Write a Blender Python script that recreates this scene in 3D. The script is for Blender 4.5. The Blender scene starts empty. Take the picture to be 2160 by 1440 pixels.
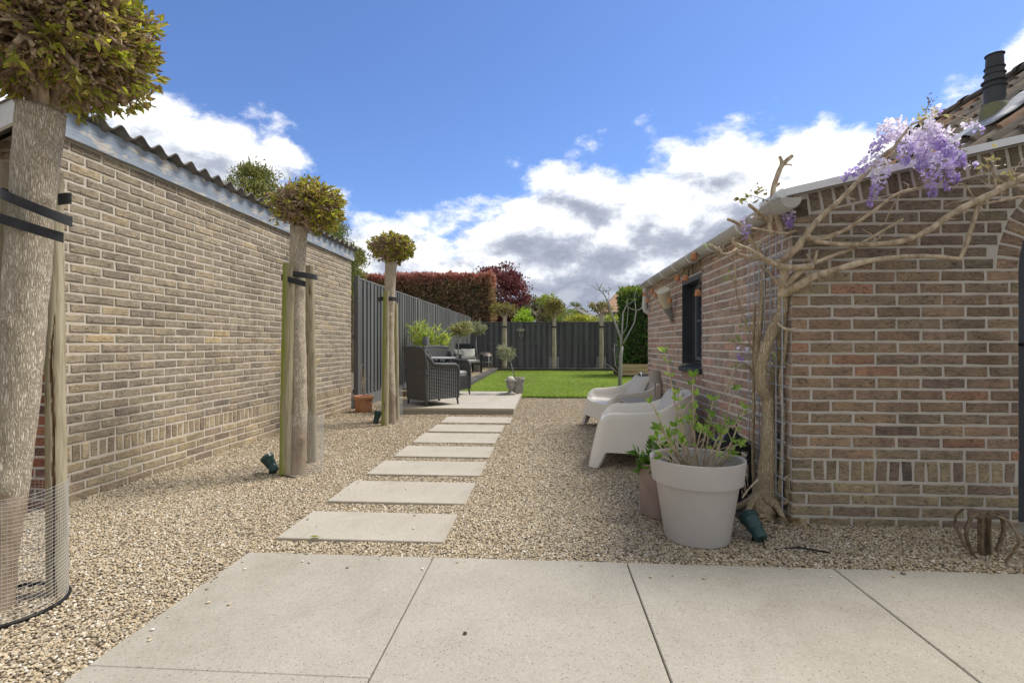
import bpy, math, random
import numpy as np
from mathutils import Vector, Matrix, noise as mnoise

R = math.radians
SC = bpy.context.scene
COL = SC.collection

# ------------------------------------------------------------------ camera
FPX, CX, HY, CAMZ = 1060.0, 1080.0, 726.0, 1.0       # focal length and horizon in the photograph's pixels, eye height (m)
YAW = math.atan(70.0 / FPX)
SA, CA = math.sin(YAW), math.cos(YAW)
cam_data = bpy.data.cameras.new('camera')
cam_data.sensor_width = 36.0
cam_data.lens = 36.0 * FPX / 2160.0
cam_data.shift_y = 6.0 / 2160.0
cam_data.clip_start = 0.05
cam_data.clip_end = 2000
cam = bpy.data.objects.new('camera', cam_data)
cam.location = (0, 0, CAMZ)
cam.rotation_euler = (R(90), 0, YAW)
COL.objects.link(cam)
SC.camera = cam

# ------------------------------------------------------------------ light
SUN_DIR = Vector((0.58, 0.32, 1.0)).normalized()      # towards the sun
SUN_EL = math.asin(SUN_DIR.z)
SUN_AZ = math.atan2(SUN_DIR.x, SUN_DIR.y)             # clockwise from +Y
sd = bpy.data.lights.new('sun', 'SUN')
sd.energy = 1.7
sd.angle = R(20)
sd.color = (1.0, 0.95, 0.87)
sun = bpy.data.objects.new('sun', sd)
sun.rotation_euler = (-SUN_DIR).to_track_quat('-Z', 'Y').to_euler()
sun.location = (8, 5, 12)
COL.objects.link(sun)

SC.view_settings.view_transform = 'Standard'
SC.view_settings.look = 'None'
SC.view_settings.exposure = 1.43
SC.view_settings.gamma = 1.0
SC.view_settings.use_curve_mapping = False
SC.cycles.max_bounces = 8
SC.cycles.transparent_max_bounces = 8

def build_world():
    w = bpy.data.worlds.new('World')
    SC.world = w
    w.use_nodes = True
    nt = w.node_tree
    nt.nodes.clear()
    N = nt.nodes.new
    L = nt.links.new
    out = N('ShaderNodeOutputWorld')
    bg = N('ShaderNodeBackground')
    bg.inputs['Strength'].default_value = 0.12
    L(bg.outputs[0], out.inputs[0])
    sky = N('ShaderNodeTexSky')
    sky.sky_type = 'NISHITA'
    sky.sun_disc = False
    sky.sun_elevation = SUN_EL
    sky.sun_rotation = SUN_AZ
    sky.air_density = 1.0
    sky.dust_density = 0.3
    sky.ozone_density = 3.0
    tc = N('ShaderNodeTexCoord')
    sep = N('ShaderNodeSeparateXYZ')
    L(tc.outputs['Generated'], sep.inputs[0])
    def math_(op, a, b=None, clamp=False):
        n = N('ShaderNodeMath'); n.operation = op; n.use_clamp = clamp
        for i, v in enumerate((a, b)):
            if v is None: continue
            if isinstance(v, (int, float)): n.inputs[i].default_value = v
            else: L(v, n.inputs[i])
        return n.outputs[0]
    az = math_('ARCTAN2', sep.outputs['X'], sep.outputs['Y'])
    el = math_('ARCSINE', sep.outputs['Z'])
    u = math_('MULTIPLY_ADD', az, 0.5); u.node.inputs[2].default_value = 0.5
    fc = N('ShaderNodeFloatCurve')
    pts = [(-1.0, 1.1), (-.86, .36), (-.80, .355), (-.675, .385), (-.56, .37), (-.47, .35), (-.41, .31), (-.37, .28), (-.30, .29), (-.20, .25), (-.12, .285),
           (-.04, .325), (.094, .36), (.22, .37), (.319, .38), (.44, .40), (.53, .37), (.60, .35), (.66, .385), (.76, .45), (.86, .47), (1.0, 1.1)]  # curve ends rise: unseen overcast added behind the camera as neutral fill
    cv = fc.mapping.curves[0]
    cv.points[0].location = ((pts[0][0] + 1) / 2, pts[0][1])
    cv.points[1].location = ((pts[-1][0] + 1) / 2, pts[-1][1])
    for a, e in pts[1:-1]:
        cv.points.new((a + 1) / 2, e)
    fc.mapping.update()
    L(u, fc.inputs['Value'])
    d = math_('SUBTRACT', fc.outputs[0], el)
    def noise(scale, detail, rough, dist=0.0, off=(0, 0, 0), sc=(1, 1, 1.9)):
        m = N('ShaderNodeMapping'); m.inputs['Scale'].default_value = sc; m.inputs['Location'].default_value = off
        L(tc.outputs['Generated'], m.inputs[0])
        n = N('ShaderNodeTexNoise'); n.inputs['Scale'].default_value = scale; n.inputs['Detail'].default_value = detail
        n.inputs['Roughness'].default_value = rough; n.inputs['Distortion'].default_value = dist
        L(m.outputs[0], n.inputs['Vector'])
        return n.outputs['Fac']
    n1 = noise(4.4, 9, .62, .25, (3.1, 1.7, .4))
    n2 = noise(4.4, 7, .62, .25, (3.1, 1.7, .47))          # the same field a little lower: the lit side of each billow
    n3 = noise(3.0, 6, .60, .2, (7.3, 2.1, 1.3), (1, 1, 2.6))
    def puff(off):
        m = N('ShaderNodeMapping'); m.inputs['Scale'].default_value = (1, 1, 1.5); m.inputs['Location'].default_value = (0, 0, off)
        L(tc.outputs['Generated'], m.inputs[0])
        wn = N('ShaderNodeTexNoise'); wn.inputs['Scale'].default_value = 7; wn.inputs['Detail'].default_value = 7; wn.inputs['Roughness'].default_value = .68
        L(m.outputs[0], wn.inputs['Vector'])
        va = N('ShaderNodeVectorMath'); va.operation = 'MULTIPLY_ADD'; va.inputs[1].default_value = (.16, .16, .16)
        L(wn.outputs['Color'], va.inputs[0]); L(m.outputs[0], va.inputs[2])
        v = N('ShaderNodeTexVoronoi'); v.feature = 'F1'; v.inputs['Scale'].default_value = 10.5
        L(va.outputs[0], v.inputs['Vector'])
        return math_('SUBTRACT', 1.0, v.outputs['Distance'])
    p1, p2 = puff(0), puff(.05)
    a = math_('MULTIPLY_ADD', n1, .30); a.node.inputs[2].default_value = -.15
    ap = math_('MULTIPLY_ADD', p1, .09); ap.node.inputs[2].default_value = -.05
    a = math_('ADD', a, ap)
    cov = math_('ADD', d, a)
    mr = N('ShaderNodeMapRange'); mr.interpolation_type = 'SMOOTHSTEP'
    mr.inputs['From Min'].default_value = -.012; mr.inputs['From Max'].default_value = .05
    L(cov, mr.inputs['Value'])
    cover = mr.outputs[0]
    # thickness below the cloud top greys the base; billows catch light on their upper side
    b = math_('MULTIPLY_ADD', n3, .32); b.node.inputs[2].default_value = -.175
    depth = math_('ADD', d, b)
    bil = math_('SUBTRACT', n1, n2)
    bil = math_('MULTIPLY', bil, .42)
    bil = math_('ADD', bil, math_('MULTIPLY', math_('SUBTRACT', p1, p2), .20))
    depth = math_('SUBTRACT', depth, bil)
    ramp = N('ShaderNodeValToRGB')
    els = ramp.color_ramp.elements
    els[0].position = .0; els[0].color = (1.0, .99, .97, 1)
    els[1].position = 1.0; els[1].color = (.44, .46, .50, 1)
    for p, c in ((.12, (.97, .97, .98)), (.26, (.66, .69, .75)), (.42, (.38, .41, .49)), (.62, (.28, .31, .39)), (.82, (.40, .43, .50))):
        e = els.new(p); e.color = (*c, 1)
    dm = N('ShaderNodeMapRange'); dm.inputs['From Min'].default_value = .02; dm.inputs['From Max'].default_value = .40
    L(depth, dm.inputs['Value']); L(dm.outputs[0], ramp.inputs['Fac'])
    gain = N('ShaderNodeVectorMath'); gain.operation = 'SCALE'; gain.inputs['Scale'].default_value = 4.1
    L(ramp.outputs[0], gain.inputs[0])
    tint = N('ShaderNodeMix'); tint.data_type = 'RGBA'; tint.blend_type = 'MULTIPLY'
    tint.inputs[0].default_value = 1.0
    tint.inputs[7].default_value = (.365, .42, .55, 1)
    L(sky.outputs[0], tint.inputs[6])
    mix = N('ShaderNodeMix'); mix.data_type = 'RGBA'
    L(cover, mix.inputs[0]); L(tint.outputs[2], mix.inputs[6]); L(gain.outputs[0], mix.inputs[7])
    L(mix.outputs[2], bg.inputs['Color'])
build_world()

# ------------------------------------------------------------------ helpers
rng = random.Random(7)
nr = np.random.default_rng(11)

def at(px, py, t):
    """The point t metres ahead of the camera seen at a pixel of the 2160 x 1440 photograph."""
    u, v = (px - CX) / FPX, (HY - py) / FPX
    return Vector((t * (-SA + u * CA), t * (CA + u * SA), CAMZ + t * v))

def ground(px, py, z=0.0):
    return at(px, py, (CAMZ - z) * FPX / (py - HY))

def at_x(px, py, x):
    u = (px - CX) / FPX
    return at(px, py, x / (-SA + u * CA))

def at_y(px, py, y):
    u = (px - CX) / FPX
    return at(px, py, y / (CA + u * SA))

def lin(r, g, b):
    f = lambda c: (c / 255 / 12.92) if c / 255 <= .04045 else ((c / 255 + .055) / 1.055) ** 2.4
    return (f(r), f(g), f(b))

def props(o, label=None, cat=None, group=None, kind=None):
    if label: o['label'] = label
    if cat: o['category'] = cat
    if group: o['group'] = group
    if kind: o['kind'] = kind
    return o

def thing(name, label, cat, loc=(0, 0, 0), group=None):
    o = bpy.data.objects.new(name, None)
    o.empty_display_size = .1
    o.location = loc
    COL.objects.link(o)
    return props(o, label, cat, group)

def wpos(o):
    p = Vector((0, 0, 0))
    while o is not None:
        p += o.location
        o = o.parent
    return p

def copy_tree(o, parent=None):
    kids = [c for c in bpy.data.objects if c.parent is o]
    c = o.copy()
    COL.objects.link(c)
    c.parent = parent
    for k in kids:
        copy_tree(k, c)
    return c

class MB:
    """Collects shapes and links them as one mesh object. Vertices are given in world (or model) space."""
    def __init__(s):
        s.v, s.f, s.m, s.c, s.n = [], [], [], [], 0
        s.chunks = []
        s.cur_mat, s.cur_col = 0, (1, 1, 1)
    def add(s, verts, faces, mat=None, col=None):
        b = s.n
        s.v.extend([tuple(p) for p in verts])
        s.n += len(verts)
        for f in faces:
            s.f.append([i + b for i in f])
            s.m.append(s.cur_mat if mat is None else mat)
            s.c.append(s.cur_col if col is None else col)
    def add_np(s, V, F, col, mat=0):
        s.chunks.append((np.asarray(V, np.float64), np.asarray(F, np.int64), np.asarray(col, np.float64), mat))
    def box(s, x0, x1, y0, y1, z0, z1, mat=None, col=None, M=None):
        P = [Vector((x, y, z)) for z in (z0, z1) for (x, y) in ((x0, y0), (x1, y0), (x1, y1), (x0, y1))]
        if M is not None: P = [M @ p for p in P]
        s.add(P, [(0, 3, 2, 1), (4, 5, 6, 7), (0, 1, 5, 4), (1, 2, 6, 5), (2, 3, 7, 6), (3, 0, 4, 7)], mat, col)
    def rbox(s, x0, x1, y0, y1, z0, z1, b=.004, mat=None, col=None, M=None, j=0.0):
        """Box with chamfered edges."""
        P = []
        X, Y, Z = (x0, x1), (y0, y1), (z0, z1)
        idx = {}
        for i in (0, 1):
            for k in (0, 1):
                for l in (0, 1):
                    sx, sy, sz = (1, -1)[i], (1, -1)[k], (1, -1)[l]
                    c = Vector((X[i], Y[k], Z[l])) + (Vector((rng.uniform(-j, j), rng.uniform(-j, j), rng.uniform(-j, j))) if j else Vector())
                    idx[(i, k, l, 'x')] = len(P); P.append(c + Vector((0, sy * b, sz * b)))
                    idx[(i, k, l, 'y')] = len(P); P.append(c + Vector((sx * b, 0, sz * b)))
                    idx[(i, k, l, 'z')] = len(P); P.append(c + Vector((sx * b, sy * b, 0)))
        F = []
        I = idx
        for i in (0, 1):
            q = [I[(i, 0, 0, 'x')], I[(i, 1, 0, 'x')], I[(i, 1, 1, 'x')], I[(i, 0, 1, 'x')]]; F.append(q if i else q[::-1])
            q = [I[(0, i, 0, 'y')], I[(1, i, 0, 'y')], I[(1, i, 1, 'y')], I[(0, i, 1, 'y')]]; F.append(q[::-1] if i else q)
            q = [I[(0, 0, i, 'z')], I[(1, 0, i, 'z')], I[(1, 1, i, 'z')], I[(0, 1, i, 'z')]]; F.append(q if i else q[::-1])
        for a in (0, 1):
            for c in (0, 1):
                F.append([I[(a, c, 0, 'x')], I[(a, c, 1, 'x')], I[(a, c, 1, 'y')], I[(a, c, 0, 'y')]])
                F.append([I[(a, 0, c, 'x')], I[(a, 1, c, 'x')], I[(a, 1, c, 'z')], I[(a, 0, c, 'z')]])
                F.append([I[(0, a, c, 'y')], I[(1, a, c, 'y')], I[(1, a, c, 'z')], I[(0, a, c, 'z')]])
        for i in (0, 1):
            for k in (0, 1):
                for l in (0, 1):
                    F.append([I[(i, k, l, 'x')], I[(i, k, l, 'y')], I[(i, k, l, 'z')]])
        if M is not None: P = [M @ p for p in P]
        s.add(P, F, mat, col)
    def tube(s, pts, rad, n=8, mat=None, col=None, cap=True, rough=0.0, rscale=20.0, flat=1.0):
        pts = [Vector(p) for p in pts]
        if isinstance(rad, (int, float)): rad = [rad] * len(pts)
        k = len(pts)
        V, F = [], []
        tan = [(pts[min(i + 1, k - 1)] - pts[max(i - 1, 0)]).normalized() for i in range(k)]
        ref = Vector((0, 0, 1)) if abs(tan[0].z) < .9 else Vector((1, 0, 0))
        nx = tan[0].cross(ref).normalized()
        for i in range(k):
            nx = (nx - tan[i] * nx.dot(tan[i])).normalized()
            ny = tan[i].cross(nx)
            for q in range(n):
                a = 2 * math.pi * q / n
                r = rad[i]
                d = nx * math.cos(a) + ny * math.sin(a) * flat
                if rough:
                    p0 = pts[i] + d * r
                    r *= 1 + rough * mnoise.noise(Vector((p0.x, p0.y, p0.z * .35)) * rscale)
                V.append(pts[i] + d * r)
        for i in range(k - 1):
            for q in range(n):
                q2 = (q + 1) % n
                F.append((i * n + q, i * n + q2, (i + 1) * n + q2, (i + 1) * n + q))
        if cap:
            F.append(tuple(range(n))[::-1])
            F.append(tuple((k - 1) * n + q for q in range(n)))
        s.add(V, F, mat, col)
    def lathe(s, prof, c=(0, 0, 0), n=32, mat=None, col=None, M=None, closed=False):
        """prof: list of (radius, z) from one end to the other."""
        V, F = [], []
        c = Vector(c)
        for r, z in prof:
            for q in range(n):
                a = 2 * math.pi * q / n
                V.append(Vector((max(r, 1e-4) * math.cos(a), max(r, 1e-4) * math.sin(a), z)))
        k = len(prof)
        for i in range(k - 1):
            for q in range(n):
                q2 = (q + 1) % n
                F.append((i * n + q, i * n + q2, (i + 1) * n + q2, (i + 1) * n + q))
        if M is not None: V = [M @ v for v in V]
        s.add([v + c for v in V], F, mat, col)
    def grid(s, P, nu, nv, mat=None, col=None, closeu=False):
        F = []
        for i in range(nv - 1):
            for j in range(nu if closeu else nu - 1):
                j2 = (j + 1) % nu
                F.append((i * nu + j, i * nu + j2, (i + 1) * nu + j2, (i + 1) * nu + j))
        s.add(P, F, mat, col)
    def prism(s, poly, d, mat=None, col=None):
        """poly: coplanar Vectors, extruded by the vector d."""
        k = len(poly)
        V = [Vector(p) for p in poly] + [Vector(p) + Vector(d) for p in poly]
        F = [tuple(range(k))[::-1], tuple(range(k, 2 * k))] + [(i, (i + 1) % k, k + (i + 1) % k, k + i) for i in range(k)]
        s.add(V, F, mat, col)
    def build(s, name, mats, parent=None, smooth=False, angle=None, bevel=0, solid=0, loc=None):
        if not isinstance(mats, (list, tuple)): mats = [mats]
        me = bpy.data.meshes.new(name)
        off = wpos(parent) if parent is not None else Vector((0, 0, 0))
        if loc is not None: off = Vector(loc)
        V = [np.array(s.v, np.float64).reshape(-1, 3)]
        totals = [np.array([len(f) for f in s.f], np.int64)]
        loops = [np.array([i for f in s.f for i in f], np.int64)]
        cols = [np.array(s.c, np.float64).reshape(-1, 3)]
        mids = [np.array(s.m, np.int64)]
        base = len(s.v)
        for (v, f, c, m) in s.chunks:
            V.append(v); totals.append(np.full(len(f), f.shape[1])); loops.append((f + base).ravel())
            cols.append(np.broadcast_to(c, (len(f), 3))); mids.append(np.full(len(f), m)); base += len(v)
        V = np.concatenate(V) - np.array(off)
        totals = np.concatenate(totals); loops = np.concatenate(loops); cols = np.concatenate(cols); mids = np.concatenate(mids)
        me.vertices.add(len(V)); me.vertices.foreach_set('co', V.astype(np.float32).ravel())
        me.loops.add(len(loops)); me.loops.foreach_set('vertex_index', loops.astype(np.int32))
        me.polygons.add(len(totals))
        starts = np.concatenate([[0], np.cumsum(totals)[:-1]])
        me.polygons.foreach_set('loop_start', starts.astype(np.int32))
        me.polygons.foreach_set('material_index', mids.astype(np.int32))
        me.update(calc_edges=True)
        me.validate()
        if len(me.polygons) == len(cols):
            at_ = me.attributes.new('col', 'FLOAT_COLOR', 'FACE')
            at_.data.foreach_set('color', np.concatenate([cols, np.ones((len(cols), 1))], 1).astype(np.float32).ravel())
        for m in mats: me.materials.append(m)
        me.polygons.foreach_set('use_smooth', np.full(len(me.polygons), bool(smooth)))
        if smooth:
            if angle is not None:
                me.set_sharp_from_angle(angle=R(angle))
        o = bpy.data.objects.new(name, me)
        COL.objects.link(o)
        if parent is not None: o.parent = parent
        if loc is not None: o.location = loc
        if solid:
            md = o.modifiers.new('solid', 'SOLIDIFY'); md.thickness = solid
        if bevel:
            md = o.modifiers.new('bevel', 'BEVEL'); md.width = bevel; md.segments = 2; md.limit_method = 'ANGLE'
        return o

# ------------------------------------------------------------------ materials
def newmat(name):
    m = bpy.data.materials.new(name)
    m.use_nodes = True
    nt = m.node_tree
    nt.nodes.clear()
    out = nt.nodes.new('ShaderNodeOutputMaterial')
    bs = nt.nodes.new('ShaderNodeBsdfPrincipled')
    nt.links.new(bs.outputs[0], out.inputs[0])
    return m, nt, bs, out

def nmath(nt, op, a, b=None, c=None, clamp=False):
    n = nt.nodes.new('ShaderNodeMath'); n.operation = op; n.use_clamp = clamp
    for i, v in enumerate((a, b, c)):
        if v is None: continue
        if isinstance(v, (int, float)): n.inputs[i].default_value = v
        else: nt.links.new(v, n.inputs[i])
    return n.outputs[0]

def ntex(nt, kind='Object', scale=(1, 1, 1), rot=(0, 0, 0)):
    tc = nt.nodes.new('ShaderNodeTexCoord')
    mp = nt.nodes.new('ShaderNodeMapping')
    mp.inputs['Scale'].default_value = scale
    mp.inputs['Rotation'].default_value = rot
    nt.links.new(tc.outputs[kind], mp.inputs[0])
    return mp.outputs[0]

def nnoise(nt, vec, scale, detail=6, rough=.55, dist=0):
    n = nt.nodes.new('ShaderNodeTexNoise')
    n.inputs['Scale'].default_value = scale; n.inputs['Detail'].default_value = detail
    n.inputs['Roughness'].default_value = rough; n.inputs['Distortion'].default_value = dist
    nt.links.new(vec, n.inputs['Vector'])
    return n

def nramp(nt, fac, stops, interp='LINEAR'):
    r = nt.nodes.new('ShaderNodeValToRGB')
    r.color_ramp.interpolation = interp
    e = r.color_ramp.elements
    e[0].position, e[0].color = stops[0][0], (*stops[0][1], 1)
    e[1].position, e[1].color = stops[-1][0], (*stops[-1][1], 1)
    for p, c in stops[1:-1]:
        q = e.new(p); q.color = (*c, 1)
    nt.links.new(fac, r.inputs['Fac'])
    return r.outputs['Color']

def nmix(nt, fac, a, b, blend='MIX'):
    n = nt.nodes.new('ShaderNodeMix'); n.data_type = 'RGBA'; n.blend_type = blend
    for i, v in ((0, fac), (6, a), (7, b)):
        if isinstance(v, (int, float)): n.inputs[i].default_value = v
        elif isinstance(v, tuple): n.inputs[i].default_value = (*v, 1)
        else: nt.links.new(v, n.inputs[i])
    return n.outputs[2]

def nbump(nt, bs, height, strength=.5, dist=.01):
    b = nt.nodes.new('ShaderNodeBump')
    b.inputs['Strength'].default_value = strength
    b.inputs['Distance'].default_value = dist
    nt.links.new(height, b.inputs['Height'])
    nt.links.new(b.outputs[0], bs.inputs['Normal'])
    return b

def mat(name, col, col2=None, rough=.8, nscale=6, bump=.0, bscale=60, bdist=.004, metal=0, spec=.3, stretch=(1, 1, 1), detail=6, attr=False, lo=.35, hi=.65, coat=0, obj='Object'):
    m, nt, bs, out = newmat(name)
    vec = ntex(nt, obj, stretch)
    n = nnoise(nt, vec, nscale, detail)
    c = nramp(nt, n.outputs['Fac'], [(lo, col), (hi, col2 or col)])
    if attr:
        a = nt.nodes.new('ShaderNodeAttribute'); a.attribute_name = 'col'
        c = nmix(nt, 1.0, a.outputs['Color'], c, 'MULTIPLY')
    nt.links.new(c, bs.inputs['Base Color'])
    bs.inputs['Roughness'].default_value = rough
    bs.inputs['Metallic'].default_value = metal
    bs.inputs['Specular IOR Level'].default_value = spec
    bs.inputs['Coat Weight'].default_value = coat
    if bump:
        n2 = nnoise(nt, vec, bscale, 8, .6)
        nbump(nt, bs, n2.outputs['Fac'], bump, bdist)
    return m

def leafmat(name, rough=.45, transl=.35, spec=.35):
    """Leaf colours come from the 'col' attribute of each leaf."""
    m, nt, bs, out = newmat(name)
    a = nt.nodes.new('ShaderNodeAttribute'); a.attribute_name = 'col'
    nt.links.new(a.outputs['Color'], bs.inputs['Base Color'])
    bs.inputs['Roughness'].default_value = rough
    bs.inputs['Specular IOR Level'].default_value = spec
    tr = nt.nodes.new('ShaderNodeBsdfTranslucent')
    br = nt.nodes.new('ShaderNodeHueSaturation'); br.inputs['Value'].default_value = 1.5; br.inputs['Saturation'].default_value = 1.1
    nt.links.new(a.outputs['Color'], br.inputs['Color'])
    nt.links.new(br.outputs[0], tr.inputs['Color'])
    mx = nt.nodes.new('ShaderNodeMixShader'); mx.inputs[0].default_value = transl
    nt.links.new(bs.outputs[0], mx.inputs[1]); nt.links.new(tr.outputs[0], mx.inputs[2])
    nt.links.new(mx.outputs[0], out.inputs[0])
    return m

def brickmat(name):
    m, nt, bs, out = newmat(name)
    a = nt.nodes.new('ShaderNodeAttribute'); a.attribute_name = 'col'
    vec = ntex(nt, 'Object')
    n1 = nnoise(nt, vec, 11, 8, .7)
    n2 = nnoise(nt, ntex(nt, 'Object', (1, 1, 2.2)), 34, 9, .66, 1.2)
    n3 = nnoise(nt, vec, 300, 3, .6)
    f = nramp(nt, n1.outputs['Fac'], [(.25, (.62, .62, .64)), (.5, (1, 1, 1)), (.75, (1.34, 1.26, 1.12))])
    c = nmix(nt, 1.0, a.outputs['Color'], f, 'MULTIPLY')
    g = nramp(nt, n2.outputs['Fac'], [(.36, (.26, .24, .22)), (.45, (.92, .92, .92)), (.7, (1.28, 1.25, 1.18))])
    c = nmix(nt, .8, c, g, 'MULTIPLY')
    st = nnoise(nt, ntex(nt, 'Object', (1, 1, .55)), 1.5, 6, .6, .5)         # broad weather stains
    c = nmix(nt, 1.0, c, nramp(nt, st.outputs['Fac'], [(.28, (.66, .65, .66)), (.46, (1, 1, 1)), (.72, (1.12, 1.10, 1.05))]), 'MULTIPLY')
    nt.links.new(c, bs.inputs['Base Color'])
    bs.inputs['Roughness'].default_value = .92
    bs.inputs['Specular IOR Level'].default_value = .15
    h = nmath(nt, 'MULTIPLY_ADD', n2.outputs['Fac'], 1.0, nmath(nt, 'MULTIPLY', n3.outputs['Fac'], .25))
    nbump(nt, bs, h, 1.0, .014)
    return m

def mortarmat(name, c1, c2):
    m, nt, bs, out = newmat(name)
    vec = ntex(nt)
    n = nnoise(nt, vec, 5, 8, .6)
    n2 = nnoise(nt, vec, 260, 4, .7)
    c = nramp(nt, n.outputs['Fac'], [(.3, c1), (.7, c2)])
    c = nmix(nt, .7, c, nramp(nt, n2.outputs['Fac'], [(.3, (.6, .6, .6)), (.6, (1.1, 1.1, 1.1))]), 'MULTIPLY')
    nt.links.new(c, bs.inputs['Base Color'])
    bs.inputs['Roughness'].default_value = .95
    bs.inputs['Specular IOR Level'].default_value = .1
    nbump(nt, bs, n2.outputs['Fac'], .8, .004)
    return m

def concretemat(name, c1, c2, speck=.75):
    m, nt, bs, out = newmat(name)
    vec = ntex(nt)
    n = nnoise(nt, vec, 2.2, 8, .62, .4)
    n4 = nnoise(nt, vec, 16, 6, .6)
    c = nramp(nt, n.outputs['Fac'], [(.28, c1), (.72, c2)])
    c = nmix(nt, .5, c, nramp(nt, n4.outputs['Fac'], [(.3, (.93, .92, .91)), (.7, (1.04, 1.04, 1.04))]), 'MULTIPLY')
    v = nt.nodes.new('ShaderNodeTexVoronoi'); v.inputs['Scale'].default_value = 62; v.inputs['Randomness'].default_value = 1
    nt.links.new(vec, v.inputs['Vector'])
    n3 = nnoise(nt, vec, 90, 3, .6)
    pit = nramp(nt, nmath(nt, 'MULTIPLY', v.outputs['Distance'], nmath(nt, 'ADD', n3.outputs['Fac'], .35)), [(.10, (.30, .28, .25)), (.15, (1, 1, 1))])
    v2 = nt.nodes.new('ShaderNodeTexVoronoi'); v2.inputs['Scale'].default_value = 190; nt.links.new(vec, v2.inputs['Vector'])
    grain = nramp(nt, v2.outputs['Color'], [(.0, (.84, .83, .80)), (.8, (1.06, 1.06, 1.06)), (1.0, (1.22, 1.22, 1.22))])
    c = nmix(nt, speck, c, pit, 'MULTIPLY')
    big = nnoise(nt, vec, .9, 7, .66, .8)
    c = nmix(nt, 1.0, c, nramp(nt, big.outputs['Fac'], [(.28, (.80, .79, .76)), (.45, (1, 1, 1)), (.66, (1.04, 1.04, 1.04)), (.74, (1.14, 1.14, 1.13))]), 'MULTIPLY')
    sm_ = nnoise(nt, vec, 4.5, 6, .7, 1.2)
    c = nmix(nt, 1.0, c, nramp(nt, sm_.outputs['Fac'], [(.20, (.78, .73, .66)), (.28, (1, 1, 1))]), 'MULTIPLY')
    c = nmix(nt, .8, c, grain, 'MULTIPLY')
    nt.links.new(c, bs.inputs['Base Color'])
    bs.inputs['Roughness'].default_value = .85
    bs.inputs['Specular IOR Level'].default_value = .2
    nbump(nt, bs, n3.outputs['Fac'], .35, .003)
    return m

def barkmat(name, c1, c2, c3, s=1.0):
    m, nt, bs, out = newmat(name)
    vec = ntex(nt, 'Object', (1, 1, .13))
    v = nt.nodes.new('ShaderNodeTexVoronoi'); v.feature = 'DISTANCE_TO_EDGE'; v.inputs['Scale'].default_value = 185 * s
    w = nnoise(nt, vec, 40 * s, 5, .6)
    vm = nt.nodes.new('ShaderNodeVectorMath'); vm.operation = 'MULTIPLY_ADD'
    nt.links.new(w.outputs['Color'], vm.inputs[0]); vm.inputs[1].default_value = (.03 / s,) * 3
    nt.links.new(vec, vm.inputs[2]); nt.links.new(vm.outputs[0], v.inputs['Vector'])
    n = nnoise(nt, vec, 120 * s, 6, .7)
    big = nnoise(nt, ntex(nt), 7, 5, .6)
    c = nramp(nt, v.outputs['Distance'], [(.0, c1), (.16, c2), (.5, c3)])
    c = nmix(nt, .8, c, nramp(nt, n.outputs['Fac'], [(.3, (.70, .68, .64)), (.65, (1.12, 1.10, 1.08))]), 'MULTIPLY')
    c = nmix(nt, .6, c, nramp(nt, big.outputs['Fac'], [(.3, (.82, .79, .73)), (.7, (1.15, 1.14, 1.1))]), 'MULTIPLY')
    nt.links.new(c, bs.inputs['Base Color'])
    bs.inputs['Roughness'].default_value = .92
    bs.inputs['Specular IOR Level'].default_value = .15
    h = nmath(nt, 'MULTIPLY_ADD', n.outputs['Fac'], .35, nmath(nt, 'MINIMUM', v.outputs['Distance'], .3))
    nbump(nt, bs, h, 1.0, .012)
    return m

def stakemat(name, base, dark, moss, mosslev):
    m, nt, bs, out = newmat(name)
    vec = ntex(nt, 'Object', (1, 1, .06))
    n = nnoise(nt, vec, 60, 6, .6, .6)
    n2 = nnoise(nt, ntex(nt, 'Object', (1, 1, .4)), 6, 5, .6)
    crack = nnoise(nt, ntex(nt, 'Object', (1, 1, .07)), 17, 3, .5, 1.6)
    c = nramp(nt, n.outputs['Fac'], [(.3, dark), (.6, base)])
    sp = nt.nodes.new('ShaderNodeSeparateXYZ')
    g = nt.nodes.new('ShaderNodeNewGeometry')
    nt.links.new(g.outputs['Normal'], sp.inputs[0])
    mfac = nmath(nt, 'MULTIPLY_ADD', sp.outputs['X'], -.45, nmath(nt, 'ADD', n2.outputs['Fac'], mosslev))
    mm = nt.nodes.new('ShaderNodeMapRange'); mm.inputs['From Min'].default_value = .45; mm.inputs['From Max'].default_value = .85
    nt.links.new(mfac, mm.inputs['Value'])
    c = nmix(nt, mm.outputs[0], c, moss)
    c = nmix(nt, 1.0, c, nramp(nt, crack.outputs['Fac'], [(.31, (.22, .17, .12)), (.37, (1, 1, 1))]), 'MULTIPLY')
    nt.links.new(c, bs.inputs['Base Color'])
    bs.inputs['Roughness'].default_value = .85
    bs.inputs['Specular IOR Level'].default_value = .2
    nbump(nt, bs, nmath(nt, 'ADD', n.outputs['Fac'], crack.outputs['Fac']), .5, .004)
    return m

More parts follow.
